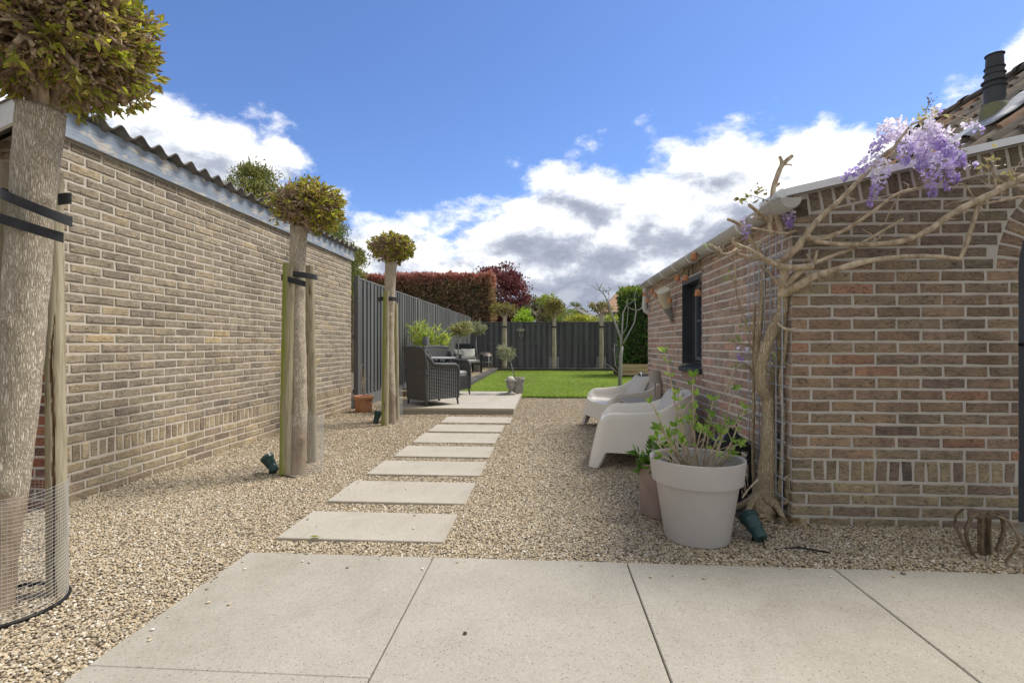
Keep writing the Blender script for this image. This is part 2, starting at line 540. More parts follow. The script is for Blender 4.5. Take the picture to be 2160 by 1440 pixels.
def peelmat(name):
    m, nt, bs, out = newmat(name)
    vec = ntex(nt, 'Object', (1, .35, 1))
    n = nnoise(nt, vec, 16, 10, .68, .5)
    n2 = nnoise(nt, ntex(nt, 'Object', (1, .12, 1.6)), 45, 8, .65)
    wood = nramp(nt, n2.outputs['Fac'], [(.3, (.20, .16, .11)), (.6, (.45, .40, .33))])
    paint = nramp(nt, n2.outputs['Fac'], [(.35, (.20, .25, .32)), (.65, (.30, .35, .42))])
    white = nmix(nt, .5, (.56, .55, .52), wood)
    c = nmix(nt, nramp(nt, n.outputs['Fac'], [(.53, (0, 0, 0)), (.57, (1, 1, 1))]), paint, white)
    n3 = nnoise(nt, vec, 30, 8, .7)
    c = nmix(nt, nramp(nt, n3.outputs['Fac'], [(.60, (0, 0, 0)), (.65, (1, 1, 1))]), c, wood)
    nt.links.new(c, bs.inputs['Base Color'])
    bs.inputs['Roughness'].default_value = .8
    nbump(nt, bs, n.outputs['Fac'], .5, .004)
    return m

def gravelmat(name):
    m, nt, bs, out = newmat(name)
    vec = ntex(nt)
    v = nt.nodes.new('ShaderNodeTexVoronoi'); v.inputs['Scale'].default_value = 74
    nt.links.new(vec, v.inputs['Vector'])
    sp = nt.nodes.new('ShaderNodeSeparateColor'); nt.links.new(v.outputs['Color'], sp.inputs[0])
    c = nramp(nt, sp.outputs[0], PEB)
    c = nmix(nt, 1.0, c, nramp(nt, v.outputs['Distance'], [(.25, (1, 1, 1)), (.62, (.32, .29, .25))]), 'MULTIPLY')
    nt.links.new(c, bs.inputs['Base Color'])
    bs.inputs['Roughness'].default_value = .85
    bs.inputs['Specular IOR Level'].default_value = .2
    nbump(nt, bs, nmath(nt, 'SUBTRACT', 1.0, v.outputs['Distance']), .9, .012)
    return m

PEB = [(.0, (.16, .13, .095)), (.14, (.30, .245, .175)), (.28, (.44, .345, .22)), (.45, (.53, .435, .295)), (.60, (.40, .345, .26)), (.74, (.60, .51, .36)), (.88, (.56, .425, .25)), (.95, (.72, .66, .54)), (1.0, (.79, .76, .69))]
def pebblemat(name):
    m, nt, bs, out = newmat(name)
    oi = nt.nodes.new('ShaderNodeObjectInfo')
    c = nramp(nt, oi.outputs['Random'], PEB)
    n = nnoise(nt, ntex(nt, 'Object'), 30, 3, .6)
    c = nmix(nt, .5, c, nramp(nt, n.outputs['Fac'], [(.3, (.75, .75, .75)), (.7, (1.15, 1.15, 1.15))]), 'MULTIPLY')
    nt.links.new(c, bs.inputs['Base Color'])
    bs.inputs['Roughness'].default_value = .65
    bs.inputs['Specular IOR Level'].default_value = .3
    return m

MT = {}
MT['brick'] = brickmat('fired brick')
MT['mortar_left'] = mortarmat('pale mortar', (.52, .465, .385), (.66, .60, .51))
MT['mortar_right'] = mortarmat('grey mortar', (.49, .45, .385), (.61, .565, .49))
MT['mortar_side'] = mortarmat('light mortar', (.70, .655, .59), (.80, .76, .70))
MT['concrete'] = concretemat('concrete slab', (.35, .322, .265), (.415, .385, .325))
MT['slab'] = concretemat('stepping slab', (.40, .365, .30), (.47, .43, .36), .6)
MT['deckslab'] = concretemat('terrace slab', (.41, .375, .31), (.475, .435, .37), .4)
MT['fence'] = mat('anthracite fence paint', (.110, .112, .112), (.155, .157, .154), .6, 5, .35, 80, .003, stretch=(1, 1, .12), attr=True)
MT['fence_rear'] = mat('dark grey stain', (.10, .102, .107), (.145, .147, .153), .7, 5, .35, 80, .003, stretch=(1, 1, .12), attr=True)
MT['metal'] = mat('galvanised steel', (.36, .39, .43), (.48, .51, .55), .4, 20, metal=.2)
MT['zinc'] = mat('grey zinc trim', (.74, .75, .76), (.82, .83, .84), .5, 6, .1, 40)
MT['gutter'] = mat('grey plastic gutter', (.38, .365, .325), (.48, .46, .41), .55, 5, .1, 30)
MT['pvc'] = mat('light grey pipe', (.55, .55, .53), (.62, .62, .60), .45, 5)
MT['corr'] = mat('fibre cement sheet', (.10, .095, .085), (.20, .19, .17), .9, 9, .4, 70)
MT['peel'] = peelmat('peeling blue white paint')
MT['white'] = mat('white paint', (.68, .67, .64), (.78, .77, .74), .6, 8)
MT['bark'] = barkmat('rough pale bark', (.36, .30, .22), (.76, .68, .56), (.92, .86, .75))
MT['bark_low'] = mat('smooth brown bark', (.26, .19, .125), (.42, .33, .24), .9, 12, .7, 50, .008, stretch=(1, 1, .5))
MT['paletrunk'] = mat('pale smooth trunk', (.34, .29, .20), (.52, .46, .35), .9, 9, .4, 50, .006, stretch=(1, 1, .3))
MT['twig'] = mat('pruned twig', (.24, .165, .105), (.56, .44, .31), .85, 22, .4, 80)
MT['stake'] = stakemat('weathered stake', (.42, .37, .26), (.24, .20, .13), (.26, .27, .07), -.10)
MT['stake_moss'] = stakemat('mossy stake', (.42, .37, .25), (.26, .22, .13), (.25, .28, .05), .16)
MT['crack'] = mat('brown split wood', (.13, .085, .045), (.30, .20, .11), .9, 30, .5, 60, stretch=(1, 1, .2))
MT['rubber'] = mat('black rubber strap', (.022, .022, .024), (.045, .045, .048), .55, 14, .2, 60)
MT['leaf'] = leafmat('young leaf')
MT['hedge_core'] = leafmat('hedge core', .4, .15, .35)
MT['leaf_far'] = leafmat('far leaf', .6, .25, .2)
MT['petal'] = leafmat('petal', .6, .4, .2)
MT['wire'] = mat('wire mesh', (.52, .51, .49), (.62, .61, .58), .4, 8, metal=.4)
MT['terracotta'] = mat('terracotta', (.40, .17, .085), (.50, .27, .16), .85, 9, .2, 60)
MT['terra_bell'] = mat('terracotta bell', (.46, .20, .09), (.55, .27, .14), .85, 30, .2, 60)
MT['plastic'] = mat('taupe plastic', (.77, .725, .64), (.80, .755, .67), .42, 3, .06, 220, .001, spec=.4)
MT['cushion'] = mat('light linen cushion', (.56, .535, .49), (.63, .605, .56), .95, 60, .4, 260, .002, spec=.1)
MT['wicker'] = mat('dark woven resin', (.045, .045, .045), (.095, .095, .093), .5, 120, .6, 200, .003, stretch=(1, 1, 3), spec=.4, attr=True)
MT['greycushion'] = mat('grey cushion', (.32, .31, .29), (.40, .39, .37), .95, 40, .3, 200, .002)
MT['black'] = mat('black painted wood', (.014, .014, .015), (.024, .024, .026), .55, 14, .2, 60)
MT['greytop'] = mat('grey table top', (.30, .30, .30), (.36, .36, .36), .5, 10)
MT['potgrey'] = mat('pale grey plastic pot', (.46, .425, .395), (.51, .475, .44), .5, 4, .05, 120, spec=.35)
MT['potbrown'] = mat('brown pot', (.26, .185, .155), (.33, .25, .21), .7, 8, .1, 60)
MT['soil'] = mat('potting soil', (.05, .036, .025), (.11, .08, .055), .95, 40, .8, 60, .01)
MT['stonepot'] = mat('weathered stone pot', (.22, .21, .19), (.36, .35, .32), .9, 18, .4, 60)
MT['ironbowl'] = mat('brown metal bowl', (.16, .125, .105), (.26, .21, .18), .45, 12, metal=.4)
MT['greywood'] = mat('weathered grey wood', (.26, .255, .24), (.38, .37, .35), .85, 10, .3, 60, stretch=(1, 1, .2))
MT['sleeper'] = mat('dark sleeper', (.055, .05, .046), (.12, .11, .10), .9, 8, .6, 40, .006, stretch=(.3, .3, 1))
MT['planter'] = mat('pale timber', (.42, .30, .16), (.56, .43, .25), .8, 9, .3, 40, stretch=(.1, 1, 1))
MT['green'] = mat('dark green plastic', (.012, .045, .042), (.018, .062, .058), .35, 6, spec=.5)
MT['cord'] = mat('black cable', (.012, .012, .012), None, .5)
MT['glass'] = mat('dark window glass', (.03, .036, .045), (.05, .058, .07), .06, 3, spec=.8)
MT['lens'] = mat('lamp glass', (.25, .27, .27), (.35, .37, .37), .1, 3, spec=.7)
MT['anthra'] = mat('anthracite joinery', (.042, .046, .054), (.060, .064, .074), .45, 6, .05, 50)
MT['shade'] = mat('taupe lamp shade', (.38, .335, .29), (.44, .39, .34), .8, 6)
MT['shade_grey'] = mat('grey lamp shade', (.13, .135, .15), (.17, .175, .19), .7, 6)
MT['vine'] = barkmat('wisteria bark', (.36, .28, .18), (.64, .53, .37), (.80, .69, .51), .8)
MT['vine_twig'] = mat('wisteria twig', (.30, .225, .145), (.60, .49, .345), .85, 30, .4, 90, stretch=(1, 1, .5))
MT['tile'] = mat('clay roof tile', (.72, .72, .72), (1.2, 1.18, 1.15), .9, 12, .5, 60, attr=True)
MT['lead'] = mat('grey lead sheet', (.32, .33, .35), (.42, .43, .45), .6, 8, .2, 20)
MT['flue'] = mat('dark grey flue', (.050, .052, .056), (.072, .074, .078), .5, 5)
MT['flue_collar'] = mat('mossy grey collar', (.15, .15, .13), (.20, .20, .09), .8, 5)
MT['rust'] = mat('rusted iron', (.13, .10, .07), (.32, .24, .15), .75, 24, .5, 60, metal=.3)
MT['cream'] = mat('cream painted cone', (.62, .57, .41), (.68, .63, .47), .6, 8)
MT['render'] = mat('pale pink render', (.42, .34, .29), (.47, .39, .33), .9, 3)
MT['farroof'] = mat('brown roof tiles', (.34, .20, .125), (.46, .30, .195), .9, 30, stretch=(1, 1, 3))
MT['slate'] = mat('dark slate', (.06, .06, .062), (.11, .11, .112), .7, 10, .4, 30)
MT['twine'] = mat('jute twine', (.30, .24, .16), None, .9)
MT['treeguard'] = mat('clear plastic guard', (.42, .43, .42), (.50, .51, .50), .3, 4)
MT['earth'] = mat('garden soil', (.10, .085, .06), (.17, .14, .10), .95, 3, .6, 20, .02)
MT['lawnbase'] = mat('lawn turf', (.10, .145, .025), (.17, .22, .05), .95, 3, .8, 120, .02)
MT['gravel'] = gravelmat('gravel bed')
MT['pebble'] = pebblemat('pebble')

# ------------------------------------------------------------------ leaf clouds
def unit(a):
    return a / np.maximum(np.linalg.norm(a, axis=-1, keepdims=True), 1e-9)

T_FULL = (np.array([(0, 0, 0), (-.5, .35, .06), (0, .38, -.03), (.5, .35, .06), (-.36, .68, .05), (0, .70, -.05), (.36, .68, .05), (0, 1, -.12)], float),
          [(0, 1, 2, 2), (0, 2, 3, 3), (1, 4, 5, 2), (2, 5, 6, 3), (4, 7, 5, 5), (5, 7, 6, 6)])
T_SIMPLE = (np.array([(0, 0, 0), (-.5, .45, .10), (0, 1, -.06), (.5, .45, .10)], float), [(0, 1, 2, 3)])

def leaves(mb, pos, dirs, size, width, cols, template=T_SIMPLE, m=0, r=None):
    r = r or nr
    pos = np.asarray(pos, float); n = len(pos)
    d = unit(np.asarray(dirs, float))
    side = unit(np.cross(d, r.normal(size=(n, 3))))
    nn = np.cross(side, d)
    tv, tf = template
    size = np.broadcast_to(np.asarray(size, float), (n,))
    V = pos[:, None, :] + size[:, None, None] * (tv[None, :, 0:1] * width * side[:, None, :] + tv[None, :, 1:2] * d[:, None, :] + tv[None, :, 2:3] * nn[:, None, :])
    k = len(tv)
    cols = np.broadcast_to(np.asarray(cols, float), (n, 3))
    tris = [f[:3] for f in tf if f[2] == f[3]]
    quads = [f for f in tf if f[2] != f[3]]
    Vf = V.reshape(-1, 3)
    first = True
    for grp in (tris, quads):
        if not grp: continue
        g = np.array(grp)
        F = (np.arange(n)[:, None, None] * k + g[None]).reshape(-1, g.shape[1])
        c = np.repeat(cols, len(g), axis=0)
        if first:
            mb.add_np(Vf, F, c, m); first = False
        else:
            mb.add_np(Vf, F, c, m)

def ramp_cols(n, stops, r=None, jit=.12):
    r = r or nr
    t = r.random(n) * (len(stops) - 1)
    s = np.array(stops, float)
    i = np.minimum(t.astype(int), len(stops) - 2)
    w = (t - i)[:, None]
    c = s[i] * (1 - w) + s[i + 1] * w
    return np.clip(c * (1 + r.normal(size=(n, 1)) * jit), .003, 1)

def sphere_dirs(n, r=None):
    r = r or nr
    return unit(r.normal(size=(n, 3)))

# ------------------------------------------------------------------ ground
mb = MB()
mb.add([(-400, -60, -.10), (400, -60, -.10), (400, 700, -.10), (-400, 700, -.10)], [(0, 1, 2, 3)])
props(mb.build('ground', MT['earth']), 'bare soil ground beyond the gardens', 'ground', kind='structure')

PATIO_X = [-2.29 + .0, -1.40, -.515, .365, 1.26, 2.15, 3.04]
def gz(x, y):
    z = .008 * mnoise.noise(Vector((x * 1.3, y * 1.3, 2))) + .006 * mnoise.noise(Vector((x * 5, y * 5, 7)))
    if x > .9 and y > 2.3: z += .010 * min(1, (x - .9) / .3)
    if y > 9.6: z += .09                                    # raised bed along the fences
    return z

# patio paving: large concrete slabs with open joints
mb = MB()
g = .0028
def slab(mb, x0, x1, y0, y1, z0, z1, b=.003):
    mb.rbox(x0 + g, x1 - g, y0 + g, y1 - g, z0, z1, b)
slab(mb, -1.40, -.515, 1.445, 2.29, -.06, .020)
slab(mb, -1.40, -.515, .55, 1.4505, -.06, .0195)
slab(mb, -.515, .365, .99, 2.29, -.06, .021)
slab(mb, .365, 1.26, .95, 2.29, -.06, .020)
slab(mb, 1.26, 2.15, 1.0, 2.29, -.06, .020)
slab(mb, 2.15, 3.04, 1.0, 2.29, -.06, .019)
for x0, x1 in ((-.515, .365), (.365, 1.26), (1.26, 2.15), (2.15, 3.04)):
    slab(mb, x0, x1, -.4, .95, -.06, .019)
slab(mb, -1.40, -.515, -.4, .55, -.06, .02)
props(mb.build('patio', MT['concrete']), 'pale concrete slab patio in the foreground', 'patio', kind='structure')
mb = MB()
mb.box(-1.39, 3.03, -.39, 2.28, -.07, -.012)
props(mb.build('patio_bed', MT['earth']), 'dark sand bed showing in the patio joints', 'patio', kind='structure')

# stepping stones
SL = [((586, 1133), (935, 1142), (657, 1077), (966, 1083)), ((695, 1055), (983, 1062), (746, 1012), (1001, 1018)),
      ((768, 998), (1012, 1003), (818, 969), (1025, 975)), ((826, 960), (1030, 965), (865, 938), (1043, 943)),
      ((868, 931), (1043, 935), (899, 911), (1054, 915)), ((899, 908), (1055, 911), (927, 894), (1066, 897)), ((929, 890), (1074, 892), (945, 878), (1082, 880))]
SLAB_LABEL = ['stepping slab nearest the patio, the largest of the path', 'second stepping slab counted from the patio', 'third stepping slab counted from the patio',
              'middle stepping slab of the seven in the path', 'fifth stepping slab counted from the patio', 'sixth stepping slab, last but one before the terrace', 'last stepping slab tight against the raised terrace']
for i, q in enumerate(SL):
    P = [ground(*p, z=.018) for p in q]
    x0 = (P[0].x + P[2].x) / 2; x1 = (P[1].x + P[3].x) / 2
    y0 = (P[0].y + P[1].y) / 2; y1 = (P[2].y + P[3].y) / 2
    y1 = max(y1, y0 + .36)
    mb = MB()
    mb.rbox(x0, x1, y0, y1, -.03, .018, .003)
    o = mb.build('stepping_stone', MT['slab'], loc=((x0 + x1) / 2, (y0 + y1) / 2, 0))
    props(o, 'pale concrete ' + SLAB_LABEL[i], 'stepping stone', 'stepping slabs across the gravel')

# gravel: one bed with loose pebbles
def build_gravel():
    xs = np.arange(-3.05, 2.75, .1); ys = np.arange(.4, 10.0, .1)
    verts, dens, psz, faces = [], [], [], []
    for j, y in enumerate(ys):
        for i, x in enumerate(xs):
            verts.append((x, y, gz(x, min(y, 9.5)) ))
            inside = (-1.33 < x and y < 2.2) or (-2.15 < x < -.55 and 7.25 < y) or (x > 1.40 and y > 2.95) or y > 9.35
            if y < 3.2: d, s = 14000, 1.04
            elif y < 4.6: d, s = 9500, 1.12
            elif y < 6.5: d, s = 4200, 1.25
            else: d, s = 1200, 1.4
            if y < 1.15 and x > -1.4: d = 0
            if x < -2.0 - .95 * 0 and y < 1.2: d = 2000
            dens.append(0 if inside else d); psz.append(s)
    nx = len(xs)
    for j in range(len(ys) - 1):
        for i in range(nx - 1):
            cx, cy = xs[i] + .05, ys[j] + .05
            if cy > 9.45 and -1.8 < cx: continue
            faces.append((j * nx + i, j * nx + i + 1, (j + 1) * nx + i + 1, (j + 1) * nx + i))
    me = bpy.data.meshes.new('gravel')
    me.from_pydata(verts, [], faces)
    for nm, dat in (('dens', dens), ('psz', psz)):
        a = me.attributes.new(nm, 'FLOAT', 'POINT'); a.data.foreach_set('value', np.array(dat, np.float32))
    me.materials.append(MT['gravel']); me.materials.append(MT['pebble'])
    o = bpy.data.objects.new('gravel', me); COL.objects.link(o)
    props(o, 'loose tan and cream pebbles covering the garden floor', 'gravel', kind='stuff')
    ng = bpy.data.node_groups.new('pebbles', 'GeometryNodeTree')
    ng.interface.new_socket('Geometry', in_out='INPUT', socket_type='NodeSocketGeometry')
    ng.interface.new_socket('Geometry', in_out='OUTPUT', socket_type='NodeSocketGeometry')
    N, L = ng.nodes.new, ng.links.new
    gi, go = N('NodeGroupInput'), N('NodeGroupOutput')
    dp = N('GeometryNodeDistributePointsOnFaces')
    def named(nm):
        n = N('GeometryNodeInputNamedAttribute'); n.data_type = 'FLOAT'; n.inputs['Name'].default_value = nm
        return n.outputs['Attribute']
    L(gi.outputs[0], dp.inputs['Mesh']); L(named('dens'), dp.inputs['Density'])
    ico = N('GeometryNodeMeshIcoSphere'); ico.inputs['Radius'].default_value = .0058; ico.inputs['Subdivisions'].default_value = 2
    sm = N('GeometryNodeSetMaterial'); sm.inputs['Material'].default_value = MT['pebble']
    ss = N('GeometryNodeSetShadeSmooth')
    L(ico.outputs['Mesh'], ss.inputs[0]); L(ss.outputs[0], sm.inputs['Geometry'])
    def rnd(lo, hi, seed):
        n = N('FunctionNodeRandomValue'); n.data_type = 'FLOAT_VECTOR'
        n.inputs[0].default_value = lo; n.inputs[1].default_value = hi; n.inputs['Seed'].default_value = seed
        return n.outputs[0]
    rot = rnd((-.5, -.5, 0), (.5, .5, 6.28), 3)
    scl = rnd((.60, .5, .35), (1.35, .95, .62), 5)
    mul = N('ShaderNodeVectorMath'); mul.operation = 'MULTIPLY'
    L(scl, mul.inputs[0]); L(named('psz'), mul.inputs[1])
    ip = N('GeometryNodeInstanceOnPoints')
    L(dp.outputs['Points'], ip.inputs['Points']); L(sm.outputs[0], ip.inputs['Instance'])
    L(rot, ip.inputs['Rotation']); L(mul.outputs[0], ip.inputs['Scale'])
    tr = N('GeometryNodeTranslateInstances'); tr.inputs['Local Space'].default_value = False
    L(rnd((0, 0, .000), (0, 0, .006), 9), tr.inputs['Translation']); L(ip.outputs[0], tr.inputs['Instances'])
    jn = N('GeometryNodeJoinGeometry')
    L(tr.outputs[0], jn.inputs[0]); L(gi.outputs[0], jn.inputs[0])
    L(jn.outputs[0], go.inputs[0])
    md = o.modifiers.new('pebbles', 'NODES'); md.node_group = ng
build_gravel()

# raised gravel beds by the fences (behind the terrace and in front of the rear fence)
mb = MB()
mb.box(-3.0, -1.95, 9.5, 19.6, -.05, .10)
mb.box(-1.95, 2.3, 18.85, 19.6, -.05, .085)
props(mb.build('gravel_bed', MT['gravel']), 'pale gravel strip along the foot of the dark fences', 'gravel', kind='structure')

# lawn
LX0, LX1, LY0, LY1 = -1.85, 6.0, 9.38, 18.68
mb = MB()
mb.add([(LX0, LY0, .012), (LX1, LY0, .012), (LX1, LY1, .012), (LX0, LY1, .012)], [(0, 1, 2, 3)])
props(mb.build('lawn', MT['lawnbase']), 'flat green lawn at the end of the garden', 'lawn', kind='structure')
def build_grass():
    r = np.random.default_rng(5)
    n = 70000
    y = LY0 + (LY1 - LY0) * r.random(n) ** 1.35
    x = -1.85 + r.random(n) * 4.9
    keep = ~((x < -.43) & (y < 9.66))
    x, y = x[keep], y[keep]; n = len(x)
    h = .022 + .022 * r.random(n)
    w = .0022 + .0022 * r.random(n)
    pos = np.stack([x, y, np.full(n, .010)], 1)
    dirs = np.stack([r.normal(size=n) * .4, r.normal(size=n) * .4, np.ones(n)], 1)
    patch = np.array([mnoise.noise(Vector((a * .9, b * .45, 3))) for a, b in zip(x, y)])
    base = ramp_cols(n, [(.22, .31, .05), (.31, .41, .075), (.41, .49, .12)], r, .15)
    base *= (1 + .28 * patch)[:, None]
    m = MB()
    leaves(m, pos, dirs, h, .22, base, T_SIMPLE, 0, r)
    # ragged lip of longer grass along the near edge
    k = 2200
    x = -.40 + r.random(k) * 3.4; yy = LY0 + r.random(k) * .06 - .02
    leaves(m, np.stack([x, yy, np.zeros(k)], 1), np.stack([r.normal(size=k) * .5, -abs(r.normal(size=k)) * .5, np.ones(k)], 1), .03 + .035 * r.random(k), .16,
           ramp_cols(k, [(.08, .16, .022), (.16, .25, .05)], r), T_SIMPLE, 0, r)
    props(m.build('grass', MT['leaf']), 'short mown green grass of the lawn', 'grass', kind='stuff')
build_grass()

# sleepers edging the lawn
def sleeper(x0, x1, y0, y1, z0, z1, label):
    m = MB(); m.rbox(x0, x1, y0, y1, z0, z1, .012)
    props(m.build('sleeper', MT['sleeper'], loc=((x0 + x1) / 2, (y0 + y1) / 2, z0)), label, 'sleeper', 'dark sleepers edging the lawn')
for a, b, c, lab in ((9.7, 12.2, .118, 'dark sleeper beside the lawn, next to the terrace'), (12.22, 14.8, .12, 'dark sleeper beside the lawn, middle of the left border'), (14.82, 18.7, .119, 'dark sleeper at the far end of the left lawn border')):
    sleeper(-1.96, -1.76, a, b, -.05, c, lab)
for a, b, c, lab in ((-1.75, .1, .122, 'dark sleeper at the lawn end below the left pollard tree'), (.11, 1.3, .12, 'dark sleeper at the lawn end below the middle pollard tree'), (1.31, 3.2, .119, 'dark sleeper at the lawn end below the right pollard tree')):
    sleeper(a, b, 18.66, 18.84, -.05, c, lab)

# ------------------------------------------------------------------ brick walls
def inset(poly, c):
    k = len(poly)
    cx = sum(p[0] for p in poly) / k; cy = sum(p[1] for p in poly) / k
    out = []
    for (x, y) in poly:
        dx, dy = cx - x, cy - y
        out.append((x + math.copysign(min(c, abs(dx) * .6), dx), y + math.copysign(min(c, abs(dy) * .6), dy)))
    return out

def clip(poly, a, b, c):
    """keep a*x + b*y <= c"""
    out = []
    k = len(poly)
    for i in range(k):
        p, q = poly[i], poly[(i + 1) % k]
        dp, dq = a * p[0] + b * p[1] - c, a * q[0] + b * q[1] - c
        if dp <= 0: out.append(p)
        if (dp < 0 < dq) or (dq < 0 < dp):
            t = dp / (dp - dq)
            out.append((p[0] + t * (q[0] - p[0]), p[1] + t * (q[1] - p[1])))
    return out

def area(poly):
    return abs(sum(poly[i][0] * poly[(i + 1) % len(poly)][1] - poly[(i + 1) % len(poly)][0] * poly[i][1] for i in range(len(poly)))) / 2

class Wall:
    """Bricks standing proud of a mortar sheet. O: corner, U: along, N: outward normal."""
    def __init__(s, O, U, N, r):
        s.O, s.U, s.N, s.r = Vector(O), Vector(U), Vector(N), r
        s.mb = MB()
    def P(s, u, z, d):
        return s.O + s.U * u + Vector((0, 0, z)) + s.N * d
    def brick(s, poly, col, proud=.005):
        if len(poly) < 3 or area(poly) < .0006: return
        r = s.r
        j = .0022
        sub = []
        for i in range(len(poly)):
            (xa, ya), (xb, yb) = poly[i], poly[(i + 1) % len(poly)]
            nseg = max(1, int(round(math.hypot(xb - xa, yb - ya) / .045)))
            for q in range(nseg):
                f = q / nseg
                sub.append((xa + (xb - xa) * f + r.uniform(-j, j), ya + (yb - ya) * f + r.uniform(-j, j)))
        poly = sub
        pr = proud + r.uniform(-.002, .0025)
        k = len(poly)
        ins = inset(poly, .0045)
        V = [s.P(x, y, -.004) for x, y in poly] + [s.P(x, y, pr - .004) for x, y in poly] + [s.P(x, y, pr + r.uniform(-.0008, .0008)) for x, y in ins]
        F = [tuple(range(2 * k, 3 * k))]
        for i in range(k):
            i2 = (i + 1) % k
            F.append((i, i2, k + i2, k + i)); F.append((k + i, k + i2, 2 * k + i2, 2 * k + i))
        flip = (s.U.cross(Vector((0, 0, 1)))).dot(s.N) < 0
        if flip: F = [f[::-1] for f in F]
        s.mb.add(V, F, 0, col)
    def sheet(s, poly, thick=.1):
        V = [s.P(x, y, 0) for x, y in poly]
        s.mb.prism(V, -s.N * thick, 1, (1, 1, 1))
    def courses(s, u0, u1, z0, z1, h, pick, length=.2298, joint=.0145, clips=(), holes=(), shift=0.0, wob=.0):
        i = 0
        z = z0
        while z < z1 - .01:
            off = -shift - (length / 2 if i % 2 else 0) - (s.r.uniform(-.012, .012))
            x = u0 + off
            while x < u1:
                a, b = max(x, u0), min(x + length - joint, u1)
                if b - a > .02:
                    wz = wob * mnoise.noise(Vector((x * .7, z * 2, 1)))
                    segs = [(a, b)]
                    top = min(z + h - joint, z1)
                    for (h0, h1, g0, g1) in holes:
                        if z + h * .5 > g0 and z + h * .5 < g1:
                            n2 = []
                            for (p, q) in segs:
                                if q <= h0 or p >= h1: n2.append((p, q))
                                else:
                                    if h0 - p > .015: n2.append((p, h0))
                                    if q - h1 > .015: n2.append((h1, q))
                            segs = n2
                    for (p, q) in segs:
                        poly = [(p, z + wz), (q, z + wz), (q, top + wz), (p, top + wz)]
                        for cl in clips: 
                            poly = clip(poly, *cl) if poly else poly
                        s.brick(poly, pick(s.r, z))
                x += length
            z += h; i += 1
    def soldiers(s, u0, u1, z0, z1, w, pick, joint=.014, clips=()):
        x = u0
        while x < u1 - .01:
            b = min(x + w - joint, u1)
            t = s.r.uniform(-.003, .003)
            poly = [(x + t, z0), (b + t, z0), (b - t, z1), (x - t, z1)]
            s.brick(poly, pick(s.r, z0))
            x += w

def choose(r, opts):
    t = r.random() * sum(w for w, _ in opts)
    for w, c in opts:
        t -= w
        if t <= 0: break
    k = 1 + r.gauss(0, .09)
    return tuple(max(.01, x * k) for x in c)

TAUPE = [(5, (.365, .308, .235)), (4, (.335, .285, .222)), (3, (.39, .33, .245)), (1.4, (.29, .247, .20)), (.7, (.42, .345, .24)), (.2, (.48, .385, .24))]
YELLOW = [(5, (.42, .345, .235)), (3, (.38, .31, .215)), (2, (.33, .262, .195)), (.35, (.19, .16, .14)), (1.2, (.46, .385, .265))]
BROWN = [(4, (0.353, 0.249, 0.177)), (3, (0.325, 0.237, 0.174)), (3, (0.364, 0.267, 0.185)), (1.2, (0.386, 0.23, 0.162)), (2, (0.308, 0.244, 0.175)), (0.8, (0.269, 0.204, 0.162))]
OLIVE = [(4, (0.373, 0.308, 0.205)), (3, (0.34, 0.27, 0.189)), (1.5, (0.281, 0.216, 0.167)), (0.5, (0.151, 0.124, 0.108)), (1.5, (0.4, 0.329, 0.216))]
SIDE = [(4, (0.522, 0.389, 0.325)), (3, (0.487, 0.383, 0.319)), (3, (0.551, 0.412, 0.336)), (1.6, (0.568, 0.371, 0.302)), (2, (0.452, 0.371, 0.319)), (1, (0.394, 0.336, 0.296))]
RED = [(4, (.34, .13, .085)), (2, (.28, .12, .085)), (2, (.22, .13, .11)), (1, (.36, .17, .11))]

# ---- shed on the left
WX, WY0, WY1 = -2.98, 2.85, 7.55
shed = thing('brick_shed', 'long taupe brick shed with corrugated roof and peeling blue fascia', 'shed', (WX, (WY0 + WY1) / 2, 0))
w = Wall((WX, WY0, 0), (0, 1, 0), (1, 0, 0), random.Random(1))
Ls = WY1 - WY0
w.sheet([(.003, -.3), (Ls, -.3), (Ls, 2.30), (.003, 2.30)], .2)
w.courses(0, Ls, -.06, .26, .064, lambda r, z: choose(r, YELLOW), wob=.006)
w.soldiers(0, Ls, .262, .362, .0655, lambda r, z: choose(r, YELLOW))
w.courses(0, Ls, .377, 2.29, .0635, lambda r, z: choose(r, TAUPE), wob=.006)
w.mb.build('brick_wall', [MT['brick'], MT['mortar_left']], shed)
w = Wall((WX - 1.9, WY0, 0), (1, 0, 0), (0, -1, 0), random.Random(2))
slope = .43
topz = lambda u: 2.44 - slope * (1.9 - u) * 1.0
w.sheet([(0, -.3), (1.897, -.3), (1.897, topz(1.9) - .06), (0, topz(0) - .06)], .2)
w.courses(0, 1.9, -.06, 1.93, .064, lambda r, z: choose(r, RED), clips=((-slope, 1, topz(0) - .07),), shift=.05)
w.courses(0, 1.9, 1.93, 2.43, .064, lambda r, z: choose(r, YELLOW), clips=((-slope, 1, topz(0) - .07),), shift=.05)
w.mb.build('front_wall', [MT['brick'], MT['mortar_left']], shed)
mb = MB()
nseg = 60
P = []
for zz, xx in ((2.285, WX + .002), (2.285, WX + .030), (2.435, WX + .030), (2.435, WX + .002)):
    pass
for i in range(nseg + 1):
    y = WY0 - .17 + (Ls + .22) * i / nseg
    e = .006 * mnoise.noise(Vector((y * 3, 1, 4)))
    for xx, zz in ((WX + .008, 2.282 + e), (WX + .034, 2.282 + e), (WX + .034, 2.436), (WX + .008, 2.436)):
        P.append(Vector((xx, y, zz)))
mb.grid(P, 4, nseg + 1, closeu=True)
mb.add([P[0], P[1], P[2], P[3]], [(0, 1, 2, 3)]); mb.add(P[-4:], [(3, 2, 1, 0)])
mb.build('fascia_board', MT['peel'], shed)
mb = MB()
ny, nx = 260, 3
top = []
